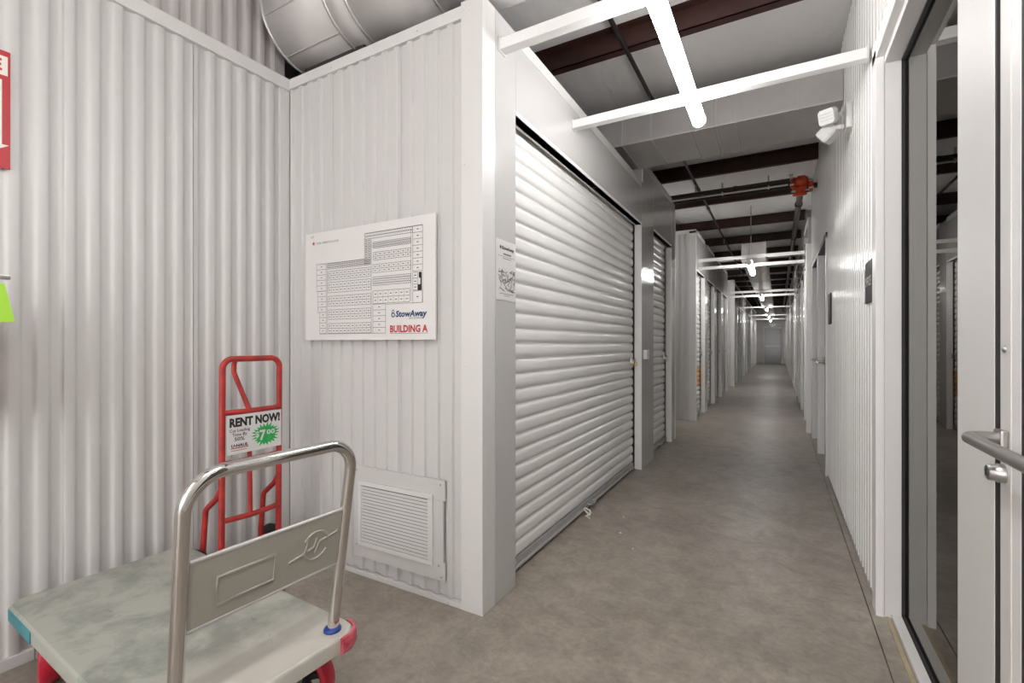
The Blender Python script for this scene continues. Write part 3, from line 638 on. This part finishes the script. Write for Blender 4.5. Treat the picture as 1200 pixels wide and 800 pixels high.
# emergency light, right wall
el = thing('emergency_light', (XR, 3.48, 2.55), 'white twin-head emergency light high on the right wall', 'emergency light')
MB().bbox((XR-.035, 3.44, 2.49), (XR-.002, 3.55, 2.645), .008).build('housing', 'plastic', el)
def head(c, dirv, r):
    c = Vector(c); dv = Vector(dirv).normalized(); side = dv.cross(Vector((0,0,1))).normalized(); upv = side.cross(dv)
    mb = MB(); ring = []
    for k, (s_, h) in enumerate(((.55, -.05), (.8, -.03), (1.0, .0), (1.0, .035), (.92, .045))):
        ring.append([c + dv*h + side*(a*r*s_) + upv*(b*r*s_) for a, b in ((-1,-.75), (-.75,-1), (.75,-1), (1,-.75), (1,.75), (.75,1), (-.75,1), (-1,.75))])
    vs_ = [p for q in ring for p in q]; fs = [(i*8+k, i*8+(k+1) % 8, (i+1)*8+(k+1) % 8, (i+1)*8+k) for i in range(4) for k in range(8)]
    mb.add(vs_, fs); mb.add(ring[0], [tuple(range(8))[::-1]]); o = mb.build('lamp_head', 'plastic', el); mb2 = MB(); mb2.add([p + dv*.002 for p in ring[-1]], [tuple(range(8))])
    for q in (-.4, 0, .4): mb2.tube([c + dv*.049 + side*(r*.7) + upv*(r*q), c + dv*.049 - side*(r*.7) + upv*(r*q)], .003, 6)
    mb2.build('lens', 'lens', o, local=False) if False else None
    L = MB(); L.v, L.f, L.sm = mb2.v, mb2.f, mb2.sm; off = Vector(el.location); L.v = [tuple(Vector(p) - off) for p in L.v]; lo = L.build('lens', 'lens', o, local=True)
    nk = MB(); nk.tube([c - dv*.04, (XR-.05, 3.48, c.z + .01)], .014, 10); nk.build('neck', 'plastic', el)
head((XR-.118, 3.46, 2.582), (-.45, -.85, -.30), .046)
head((XR-.118, 3.53, 2.505), (-.75, .35, -.65), .044)

# black plaques on the right wall
sg = thing('wall_plaque', (XR, 2.83, 1.5), 'black square plaque with white lettering on the right wall next to the glass', 'sign')
MB().bbox((XR-.012, 2.736, 1.395), (XR-.003, 2.928, 1.595), .002).build('plate', 'blackplate', sg)
text_mb('OFFICE', None, (XR-.0125, 2.918, 1.475), (0, -1, 0), (0, 0, 1), .01, width=.172, height=.045).build('lettering', 'paper', sg)
sg = thing('wall_plaque', (XR, 4.85, 1.45), 'small dark plaque beside the grey steel door', 'sign')
MB().bbox((XR-.014, 4.72, 1.36), (XR-.003, 4.90, 1.62), .002).build('plate', 'blackplate', sg)
MB().bbox((XR-.016, 4.74, 1.47), (XR-.0135, 4.88, 1.50), .0005).build('print', 'greyink', sg)

# ================================================================== SITE MAP BOARD
bd = thing('site_map_sign', (-1.83, 1.733, 1.5), 'white site map board with floor plan and red BUILDING A lettering', 'sign')
MB().bbox((-2.29, 1.7225, 1.216), (-1.378, 1.7335, 1.802), .0015).build('board', 'paper', bd)
RX, UZ = (1, 0, 0), (0, 0, 1); O0 = (0, 1.7222, 0)
blocks = [(-2.197,1.482,-2.121,1.628,1,5),(-2.187,1.367,-2.121,1.481,1,4),(-2.172,1.252,-2.121,1.367,1,4),(-2.109,1.597,-1.79,1.626,18,2),(-2.106,1.538,-1.79,1.584,11,2),(-2.106,1.47,-1.79,1.525,11,2),(-2.106,1.397,-1.79,1.451,11,2),(-2.106,1.327,-1.79,1.378,11,2),(-2.106,1.253,-1.79,1.305,11,2),(-1.828,1.727,-1.516,1.755,20,1),(-1.832,1.598,-1.79,1.727,2,9),(-1.774,1.676,-1.527,1.706,20,2),(-1.771,1.616,-1.527,1.655,8,2),(-1.774,1.553,-1.527,1.594,8,2),(-1.774,1.489,-1.527,1.532,18,2),(-1.774,1.398,-1.533,1.462,7,2),(-1.513,1.542,-1.453,1.755,1,7),(-1.513,1.452,-1.483,1.536,1,3),(-1.513,1.392,-1.455,1.448,1,1),(-1.774,1.25,-1.688,1.395,1,5)]
mp, dots = MB(), MB(); W = .0021
for (x0, z0, x1, z1, c_, r_) in blocks:
    for i in range(c_+1):
        x = x0 + (x1-x0)*i/c_; seg(mp, (x, z0), (x, z1), W if i in (0, c_) else W*.6, O0, RX, UZ)
    for j in range(r_+1):
        z = z0 + (z1-z0)*j/r_; seg(mp, (x0, z), (x1, z), W, O0, RX, UZ)
    for i in range(c_):
        for j in range(r_):
            cx_, cz_ = x0 + (x1-x0)*(i+.5)/c_, z0 + (z1-z0)*(j+.5)/r_; w_ = min(.006, (x1-x0)/c_*.3)
            flat(dots, [(cx_-w_, cz_-.0018), (cx_+w_, cz_-.0018), (cx_+w_, cz_+.0018), (cx_-w_, cz_+.0018)], O0, RX, UZ)
for p, q in (((-2.197, 1.628), (-1.83, 1.628)), ((-1.832, 1.598), (-1.832, 1.757)), ((-1.83, 1.757), (-1.453, 1.757)), ((-1.453, 1.757), (-1.453, 1.392)), ((-1.453, 1.392), (-1.688, 1.392)), ((-1.688, 1.395), (-1.688, 1.25)), ((-1.688, 1.25), (-2.172, 1.25)), ((-1.524, 1.40), (-1.524, 1.745)), ((-2.113, 1.255), (-2.113, 1.62)), ((-1.785, 1.25), (-1.785, 1.72))):
    seg(mp, p, q, W*.9, O0, RX, UZ)
tag(mp.build('plan_lines', 'greyink', bd), kind='stuff'); tag(dots.build('unit_numbers', 'ink', bd), kind='stuff')
mb = MB(); flat(mb, [(-1.483, 1.45), (-1.458, 1.45), (-1.458, 1.536), (-1.476, 1.536), (-1.476, 1.508), (-1.466, 1.508), (-1.466, 1.478), (-1.483, 1.478)], O0, RX, UZ); mb.build('office_block', 'ink', bd)
text_mb('StowAway', None, (-1.622, 1.7222, 1.328), RX, UZ, .035, width=.196, height=.030, shear=.15).build('logo_lettering', 'blue', bd)
text_mb('SELF STORAGE', None, (-1.535, 1.7222, 1.316), RX, UZ, .0, width=.085, height=.007).build('logo_small_print', 'blue', bd)
mb = MB(); cx_, cz_ = -1.638, 1.338
for k in range(14):
    a0, a1 = 2*math.pi*k/14, 2*math.pi*(k+1)/14
    flat(mb, [(cx_+.0065*math.cos(a0), cz_+.0065*math.sin(a0)), (cx_+.0125*math.cos(a0), cz_+.0125*math.sin(a0)), (cx_+.0125*math.cos(a1), cz_+.0125*math.sin(a1)), (cx_+.0065*math.cos(a1), cz_+.0065*math.sin(a1))], O0, RX, UZ)
seg(mb, (-1.645, 1.348), (-1.645, 1.360), .003, O0, RX, UZ); seg(mb, (-1.645, 1.360), (-1.634, 1.363), .003, O0, RX, UZ); seg(mb, (-1.634, 1.363), (-1.631, 1.35), .003, O0, RX, UZ)
mb.build('padlock_logo', 'blue', bd)
text_mb('BUILDING A', None, (-1.658, 1.7222, 1.254), RX, UZ, .035, width=.236, height=.034).build('building_lettering', 'signred', bd)
mb = MB(); seg(mb, (-1.660, 1.2475), (-1.418, 1.2475), .002, O0, RX, UZ); mb.build('underline', 'greyink', bd)
text_mb('KEY', None, (-2.243, 1.7222, 1.776), RX, UZ, .0, width=.026, height=.012).build('key_lettering', 'greyink', bd)
text_mb('YOUR CURRENT LOCATION', None, (-2.197, 1.7222, 1.738), RX, UZ, .0, width=.172, height=.011).build('location_lettering', 'greyink', bd)
mb = MB(); flat(mb, [( -2.222 + (.014 if k % 2 == 0 else .0058)*math.sin(math.pi*k/5), 1.745 + (.014 if k % 2 == 0 else .0058)*math.cos(math.pi*k/5)) for k in range(10)], O0, RX, UZ); mb.build('star', 'signred', bd)

# ---- notice on the first jamb
nt_ = thing('notice', (XL, 1.95, 1.54), 'white paper notice with a map taped to the jamb by the wide door', 'notice')
MB().box((XL+.0006, 1.853, 1.402), (XL+.0022, 2.036, 1.685)).build('paper', 'paper', nt_)
ON, RY = (XL+.0024, 0, 0), (0, 1, 0)
text_mb('StowAway', None, (XL+.0024, 1.902, 1.642), RY, UZ, .04, width=.115, height=.016).build('lettering', 'ink', nt_)
mb = MB(); flat(mb, [(1.884, 1.642), (1.896, 1.642), (1.897, 1.653), (1.890, 1.660), (1.883, 1.653)], ON, RY, UZ); mb.build('logo', 'ink', nt_)
mb = MB()
for (a, b, z, w) in ((1.915, 1.99, 1.621, .007), (1.866, 2.024, 1.609, .002), (1.91, 1.99, 1.600, .003), (1.880, 2.012, 1.433, .0025), (1.92, 1.975, 1.424, .002)): seg(mb, (a, z), (b, z), w, ON, RY, UZ)
mb.build('small_print', 'greyink', nt_)
mb = MB(); rnd = random.Random(3)
for k in range(60):
    a = (rnd.uniform(1.865, 2.025), rnd.uniform(1.447, 1.545)); an = rnd.uniform(-1, 1.4); l = rnd.uniform(.015, .06)
    b = (min(2.027, max(1.863, a[0] + l*math.cos(an))), min(1.548, max(1.445, a[1] + l*math.sin(an))))
    if abs(a[0]-b[0]) + abs(a[1]-b[1]) > .006: seg(mb, a, b, rnd.uniform(.0015, .006), ON, RY, UZ)
mb.build('map_print', 'greyink', nt_)

# ================================================================== VENT
vn = thing('louvre_vent', (-1.63, YB, .1), 'white louvred return-air vent low on the site-map wall', 'vent')
yv = YB - .008
for a, b in (((-1.925, .472), (-1.335, .565)), ((-1.925, .10), (-1.335, .187)), ((-1.925, .1875), (-1.866, .4715)), ((-1.428, .1875), (-1.345, .4715))):
    MB().bbox((a[0], yv, a[1]), (b[0], YB+.004, b[1]), .0015).build('backing_plate', 'panel', vn)
yf = YB - .018
for a, b in (((-1.885, .472), (-1.40, .495)), ((-1.885, .165), (-1.40, .1855)), ((-1.885, .186), (-1.866, .4715)), ((-1.4285, .186), (-1.40, .4715))):
    MB().bbox((a[0], yf, a[1]), (b[0], yv-.0003, b[1]), .0015).build('grille_frame', 'trim', vn)
MB().box((-1.866, YB-.002, .185), (-1.428, YB, .47)).build('grille_back', 'dark', vn)
ns = 17; mesh = None
for k in range(ns):
    z = .189 + .281*k/ns
    if mesh is None:
        mb = MB(); mb.prism([(0, 0), (.0145, -.0005), (.0165, .0145), (.013, .0135)], -1.866, -1.429, lambda a_, b_, c_: (c_ + 1.63, yf + .002 + .016 - a_ , b_)); o = MB(); o = mb.build('slat', 'trim', vn, local=True); mesh = o.data
        for vv in mesh.vertices: vv.co.y -= YB
    else:
        o = bpy.data.objects.new('slat', mesh); COL.objects.link(o); o.parent = vn
    o.location = (0, 0, z - .1)
for (x, z) in ((-1.905, .545), (-1.905, .16), (-1.36, .545), (-1.37, .17), (-1.355, .12)): MB().lathe((x, yv, z), (0, -1, 0), [(.006, 0), (.005, .002), (.002, .003)], 8).build('screw', 'steel', vn)

# ================================================================== HAND TRUCK (stands parallel to the left wall)
ht = thing('hand_truck', (-2.17, 1.35, 0), 'red tubular hand truck with a RENT NOW plate standing against the left wall', 'hand truck')
HX, HA, HB_, HT = -2.17, 1.205, 1.482, 1.128
fr = MB(); fr.tube(fillet([(HX, HA-.006, .045), (HX, HA, HT), (HX, HB_, HT), (HX, HB_-.006, .045)], .045, 8), .0135, 14); fr.build('frame', 'red', ht)
def hbar(z, bow, r=.0105, name='crossbar'):
    pts = [(HX + bow*math.sin(math.pi*k/8), HA + (HB_-HA)*k/8, z) for k in range(9)]
    mb = MB(); mb.tube(pts, r, 10); mb.build(name, 'red', ht)
hbar(.885, .018, .0125); hbar(.40, .02, .0125); hbar(.66, .012, .009); hbar(.12, .0, .012)
mb = MB(); ym = (HA+HB_)/2; mb.tube(fillet([(HX+.018, ym-.025, .885), (HX-.115, ym-.022, 1.06), (HX-.115, ym-.02, 1.115), (HX-.07, ym-.02, 1.13), (HX, ym-.02, 1.128)], .035, 6), .011, 12); mb.build('hand_grip', 'red', ht)
MB().tube([(HX+.016, ym-.02, .40), (HX+.004, ym-.02, .885)], .010, 12).build('centre_bar', 'red', ht)
for yb, s_ in ((HA-.006, -1), (HB_-.006, 1)):
    mb = MB(); mb.tube(fillet([(HX, yb, .545), (HX-.03, yb-.004, .50), (HX-.105, yb-.01, .44), (HX-.125, yb-.012, .25), (HX-.12, yb-.01, .13)], .03, 5), .0125, 10); mb.tube([(HX, yb, .15), (HX-.12, yb-.01, .13)], .011, 10); mb.build('wheel_bracket', 'red', ht)
MB().cyl((HX-.125, HA-.06, .130), (HX-.125, HB_+.085, .130), .009, 12).build('axle', 'steel', ht)
for yw in (HA-.036, HB_+.052):
    w = MB().lathe((HX-.125, yw-.022, .130), (0, 1, 0), [(.085, 0), (.110, .002), (.125, .010), (.130, .022), (.125, .034), (.110, .042), (.085, .044)], 32).build('wheel', 'rubber', ht)
    lo = MB().lathe((0, 0, 0), (0, 1, 0), [(.02, -.008), (.03, -.008), (.084, -.003), (.084, .047), (.03, .052), (.02, .052)], 28); lo.v = [tuple(Vector(p) + Vector((HX-.125, yw-.022, .130)) - Vector(ht.location)) for p in lo.v]; lo.build('hub', 'greyrub', w, local=True)
MB().bbox((HX, HA+.01, .004), (HX+.09, HB_-.03, .012), .002).build('toe_plate', 'red', ht); MB().bbox((HX-.004, HA+.01, .004), (HX+.004, HB_-.03, .06), .002).build('toe_upright', 'red', ht)
PX = HX + .026
pl = MB().bbox((PX-.003, 1.213, .697), (PX, 1.474, .874), .001).build('rental_plate', 'paper', ht)
def onp(mb, n_, m): 
    mb.v = [tuple(Vector(p) - Vector(ht.location)) for p in mb.v]; return mb.build(n_, m, pl, local=True)
RYp = (0, 1, 0); PO = (PX+.0002, 0, 0)
onp(text_mb('RENT NOW!', None, (PX+.0002, 1.221, .822), RYp, UZ, .05, width=.245, height=.040), 'headline', 'ink')
for tx, y_, w_, z_ in (('Cut Loading', 1.221, .094, .797), ('Time By', 1.233, .068, .778), ('50%', 1.243, .046, .756)):
    onp(text_mb(tx, None, (PX+.0002, y_, z_), RYp, UZ, .012, width=w_, height=.0135 if tx != '50%' else .017), 'caption', 'ink')
onp(text_mb('U-HAUL', None, (PX+.0002, 1.228, .729), RYp, UZ, .04, width=.078, height=.013, shear=.15), 'brand_lettering', 'ink')
mb = MB(); seg(mb, (1.226, .7235), (1.308, .7235), .004, PO, RYp, UZ); seg(mb, (1.228, .713), (1.30, .713), .0025, PO, RYp, UZ); onp(mb, 'red_line', 'signred')
mb = MB(); cy_, cz_ = 1.392, .765; rnd = random.Random(5); poly = []
for k in range(44):
    a = 2*math.pi*k/44; rr = 1.0 if k % 2 == 0 else .70; rr *= rnd.uniform(.9, 1.08); poly.append((cy_ + .072*rr*math.cos(a), cz_ + .056*rr*math.sin(a)))
for k in range(44): flat(mb, [(cy_, cz_), poly[k], poly[(k+1) % 44]], PO, RYp, UZ, .0003)
onp(mb, 'starburst', 'green')
for tx, y_, w_, h_2, z_ in (('$', 1.340, .020, .027, .757), ('7', 1.362, .030, .046, .741), ('00', 1.397, .042, .022, .763)):
    onp(text_mb(tx, None, (PX+.0002, y_, z_), RYp, UZ, .03, width=w_, height=h_2, thick=.001), 'price', 'paper')

# ================================================================== PLATFORM CART
ct = thing('platform_cart', (-1.790, .836, 0), 'worn grey-green platform cart with chrome handle and red wheels', 'cart', rz=R(-2.5))
HL, HW, ZT, TH = .59, .287, .28, .048
def rrect(hl, hw, r, n=6):
    out = []
    for sx, sy, a0 in ((1, 1, 0), (-1, 1, 90), (-1, -1, 180), (1, -1, 270)):
        for k in range(n+1):
            a = R(a0 + 90*k/n); out.append((sx*(hl-r) + r*math.cos(a), sy*(hw-r) + r*math.sin(a)))
    return out
mb = MB(); rings = []
for ins, z in ((0, ZT-TH), (0, ZT-.010), (.002, ZT-.004), (.007, ZT)):
    rings.append([(x, y, z) for x, y in rrect(HL-ins, HW-ins, .055)])
nn_ = len(rings[0]); vs_ = [p for q in rings for p in q]
mb.add(vs_, [(i*nn_+k, i*nn_+(k+1) % nn_, (i+1)*nn_+(k+1) % nn_, (i+1)*nn_+k) for i in range(3) for k in range(nn_)], True)
mb.add(rings[-1], [tuple(range(nn_))]); mb.add(rings[0], [tuple(range(nn_))[::-1]]); mb.build('deck', 'deck', ct, local=True)
def corner(sx, sy, m, nm, a, b, r=.058, out=.005, zz=(ZT-TH-.002, ZT+.002)):
    # wrap-around corner guard
    pts = []
    cx0, cy0 = sx*(HL-.055), sy*(HW-.055)
    pts.append((cx0 - sx*a, cy0 + sy*.055))
    for k in range(9):
        an = R(90 - 90*k/8); pts.append((cx0 + sx*.055*math.cos(an), cy0 + sy*.055*math.sin(an)))
    pts.append((cx0 + sx*.055, cy0 - sy*b)); o_ = []; i_ = []
    for k, p in enumerate(pts):
        q0, q1 = pts[max(0, k-1)], pts[min(len(pts)-1, k+1)]; t = Vector((q1[0]-q0[0], q1[1]-q0[1])).normalized(); n2 = Vector((-t.y, t.x)) * (sx*sy)
        i_.append((p[0] - n2.x*.001, p[1] - n2.y*.001)); o_.append((p[0] + n2.x*out, p[1] + n2.y*out))
    return o_, i_
for sx, sy, m, a, b, out in ((1, 1, 'bumper', .012, .02, .013), (-1, -1, 'teal', .24, .0, .003), (1, -1, 'bumper', .012, .02, .013)):
    o_, i_ = corner(sx, sy, m, '', a, b, out=out); mb = MB(); n_ = len(o_); bul = [(1.0, ZT-TH), (1.0, ZT-.016), (.35, ZT-.010)] if m == 'teal' else [(.6, ZT-TH-.004), (1.0, ZT-TH+.008), (1.0, ZT-.016), (.7, ZT-.002)]
    vs_ = []
    for f_, z in bul: vs_ += [(i_[k][0] + (o_[k][0]-i_[k][0])*f_, i_[k][1] + (o_[k][1]-i_[k][1])*f_, z) for k in range(n_)]
    fs = [(j*n_+k, j*n_+k+1, (j+1)*n_+k+1, (j+1)*n_+k) for j in range(len(bul)-1) for k in range(n_-1)]
    mb.add(vs_, fs, False); mb.add([(x, y, bul[-1][1]) for x, y in i_] + vs_[-n_:], [(k, k+1, n_+k+1, n_+k) for k in range(n_-1)]); mb.add([(x, y, bul[0][1]) for x, y in i_] + vs_[:n_], [(k, k+1, n_+k+1, n_+k) for k in range(n_-1)])
    for e in (0, n_-1): mb.add([(i_[e][0], i_[e][1], bul[0][1]), *[vs_[j*n_+e] for j in range(len(bul))], (i_[e][0], i_[e][1], bul[-1][1])], [tuple(range(len(bul)+2))])
    mb.build('corner_bumper', m, ct, local=True)
# handle
hx, lean, hy, hz = .534, .14, .226, .892
def hp(y, z): return (hx + lean*(z-ZT), y, z)
mb = MB(); mb.tube(fillet([hp(-.224, ZT-.03), hp(-.236, hz), hp(.236, hz), hp(.224, ZT-.03)], .085, 12), .0175, 20); mb.build('handle', 'chrome', ct, local=True)
for s_ in (-1, 1):
    mb = MB(); c_ = Vector(hp(s_*.224, ZT)); mb.lathe(c_, (0, 0, 1), [(.020, -.002), (.0275, 0), (.0275, .005), (.024, .010), (.018, .012)], 24); mb.build('socket_ring', 'bluering', ct, local=True)
def pp_(y, z, off): 
    p = Vector(hp(y, z)); return p + Vector((1, 0, -lean)).normalized()*off
mb = MB(); y0, y1, z0, z1 = -.222, .222, .507, .680
poly = [(y0, z0), (y1, z0), (y1, z1), (y0, z1)]
mb.add([pp_(y, z, .004) for y, z in poly] + [pp_(y, z, -.004) for y, z in poly], [(0,1,2,3), (7,6,5,4), (0,4,5,1), (1,5,6,2), (2,6,7,3), (3,7,4,0)])
pn = mb.build('handle_panel', 'platepanel', ct, local=True)
mb = MB()
for z in (z0, z1): mb.tube([pp_(y0, z, 0), pp_(y1, z, 0)], .0062, 8)
mb.build('panel_hem', 'galv_lip', pn, local=True)
mb = MB(); mb.tube([pp_(y, z, .0035) for y, z in ((-.150, .548), (.000, .548), (.000, .620), (-.150, .620))], .0048, 6, closed=True); mb.build('embossed_frame', 'platepanel', pn, local=True)
mb = MB(); lc = (.128, .598)
for a0, a1 in ((20, 150), (200, 330)): mb.tube([pp_(lc[0] + .042*math.cos(R(a0+(a1-a0)*k/12)), lc[1] + .042*math.sin(R(a0+(a1-a0)*k/12)), .0035) for k in range(13)], .0040, 6)
mb.tube([pp_(lc[0]+x, lc[1]+z, .0035) for x, z in ((-.085, -.022), (-.035, -.012), (-.028, .012), (-.028, .026))], .0040, 6)
mb.tube([pp_(lc[0]+x, lc[1]+z, .0035) for x, z in ((.0, -.022), (.006, -.005), (.012, .008), (.07, .018), (.075, .024))], .0040, 6)
mb.tube([pp_(lc[0]+x, lc[1]+z, .0035) for x, z in ((-.028, -.01), (-.005, -.004), (.0, .012), (.002, .022))], .0040, 6)
mb.build('embossed_logo', 'platepanel', pn, local=True)
# casters
def caster(x, y, ang):
    c = thing('caster', (x, y, 0), None, None); c.parent = ct; c.rotation_euler = (0, 0, R(ang))
    mb = MB(); mb.bbox((-.055, -.045, .224), (.055, .045, .2315), .002); mb.lathe((0, 0, .205), (0, 0, 1), [(.03, 0), (.034, .004), (.034, .018), (.03, .022)], 20)
    for s_ in (-1, 1): mb.prism([(-.035, .21), (.035, .21), (.016, .095), (-.016, .095)], s_*.036, s_*.040, lambda a_, b_, c_: (a_, c_, b_))
    mb.build('fork', 'steel', c, local=True)
    MB().lathe((0, -.029, .1), (0, 1, 0), [(.082, 0), (.095, .0), (.1, .006), (.1, .052), (.095, .058), (.082, .058), (.082, 0)], 40, False).build('tyre', 'wheelred', c, local=True)
    mb = MB(); mb.lathe((0, -.026, .1), (0, 1, 0), [(.012, -.004), (.026, -.004), (.026, .056), (.012, .056)], 20); mb.tube([(.082*math.cos(2*math.pi*k/28), -.02, .1 + .082*math.sin(2*math.pi*k/28)) for k in range(28)], .007, 8, closed=True); mb.tube([(.082*math.cos(2*math.pi*k/28), .02, .1 + .082*math.sin(2*math.pi*k/28)) for k in range(28)], .007, 8, closed=True)
    for k in range(5):
        a = 2*math.pi*k/5 + .3; mb.tube([(.02*math.cos(a), 0, .1 + .02*math.sin(a)), (.082*math.cos(a), 0, .1 + .082*math.sin(a))], .012, 8)
    mb.build('spokes', 'rubber', c, local=True)
caster(.42, .20, 20); caster(.42, -.20, 40); caster(-.47, .20, 0); caster(-.465, -.20, -14)

# ================================================================== FIRE EXTINGUISHER + SIGN (left edge)
fs_ = thing('fire_sign', (XW, .5, 2.05), 'red and cream fire extinguisher arrow sign high at the left edge', 'sign')
SX = XW + .004
MB().bbox((SX-.002, .39, 1.838), (SX+.001, .606, 2.268), .0008).build('plate', 'signred', fs_)
OS = (SX+.0012, 0, 0)
def fy(a): return a
mb = MB(); flat(mb, [(.398, 2.172), (.599, 2.178), (.599, 2.248), (.398, 2.242)], OS, (0, 1, 0), UZ); mb.build('banner', 'cream', fs_)
text_mb('FIRE', None, (SX+.0020, .412, 2.194), (0, 1, 0), UZ, .03, width=.172, height=.042).build('lettering', 'signred', fs_)
mb = MB(); flat(mb, [(.412, 2.160), (.584, 2.160), (.584, 1.925), (.602, 1.925), (.498, 1.848), (.394, 1.925), (.412, 1.925)], OS, (0, 1, 0), UZ); mb.build('arrow', 'cream', fs_)
for k, chs in enumerate('EXTINGUISHER'):
    text_mb(chs, None, (SX+.0020, .498, 2.152 - k*.0195), (0, 1, 0), UZ, .02, align='CENTER', width=.020 if chs != 'I' else .006, height=.015).build('lettering', 'signred', fs_)
fe = thing('fire_extinguisher', (-2.385, .497, .9), 'red fire extinguisher with lime inspection tag hanging on the left wall', 'fire extinguisher')
ex, ey = -2.385, .487
MB().lathe((ex, ey, .93), (0, 0, 1), [(.045, 0), (.060, .006), (.066, .02), (.066, .29), (.060, .325), (.042, .352), (.022, .362), (.022, .375)], 32).build('cylinder', 'red', fe)
MB().lathe((ex, ey, 1.30), (0, 0, 1), [(.02, 0), (.02, .05), (.014, .06), (.014, .085)], 20).build('valve_neck', 'gold', fe)
mb = MB(); mb.bbox((ex-.012, ey-.03, 1.425), (ex+.012, ey+.098, 1.440), .003); mb.build('carry_handle', 'steel', fe)
mb = MB(); mb.tube(fillet([(ex, ey-.02, 1.385), (ex, ey+.05, 1.375), (ex, ey+.078, 1.345)], .02, 4), .006, 8); mb.build('squeeze_lever', 'steel', fe)
mb = MB(); mb.tube(fillet([(ex+.02, ey-.02, 1.36), (ex+.05, ey-.07, 1.33), (ex+.06, ey-.085, 1.05)], .05, 6), .010, 10); mb.build('hose', 'rubber', fe)
MB().bbox((XW+.0, ey-.02, 1.28), (ex, ey+.02, 1.30), .002).build('wall_hook', 'steel', fe)
mb = MB(); mb.add([(ex+.070, .455, 1.405), (ex+.068, .556, 1.405), (ex+.073, .580, 1.275), (ex+.075, .470, 1.268)], [(0,1,2,3)]); mb.add([(ex+.0695, .455, 1.405), (ex+.0675, .556, 1.405), (ex+.0725, .580, 1.275), (ex+.0745, .470, 1.268)], [(3,2,1,0)]); mb.build('inspection_tag', 'lime', fe)
MB().box((ex+.0655, .46, 1.06), (ex+.0665, .53, 1.22)).build('label_sticker', 'cream', fe)

# bits of litter on the floor near the wide door
for k, (x, y, r) in enumerate(((-.87, 2.94, .010), (-.93, 3.22, .008), (-.74, 2.75, .006))):
    mb = MB(); mb.lathe((x, y, 0), (0, 0, 1), [(r, 0), (r*.8, .0015), (r*.3, .002)], 7); tag(mb.build('paint_fleck', 'cream'), ['white paint fleck on the concrete, largest of the three by the wide door', 'white paint fleck on the concrete closest to the wide door', 'tiny white paint fleck on the concrete nearest the viewer'][k], 'fleck', 'paint flecks on the floor')
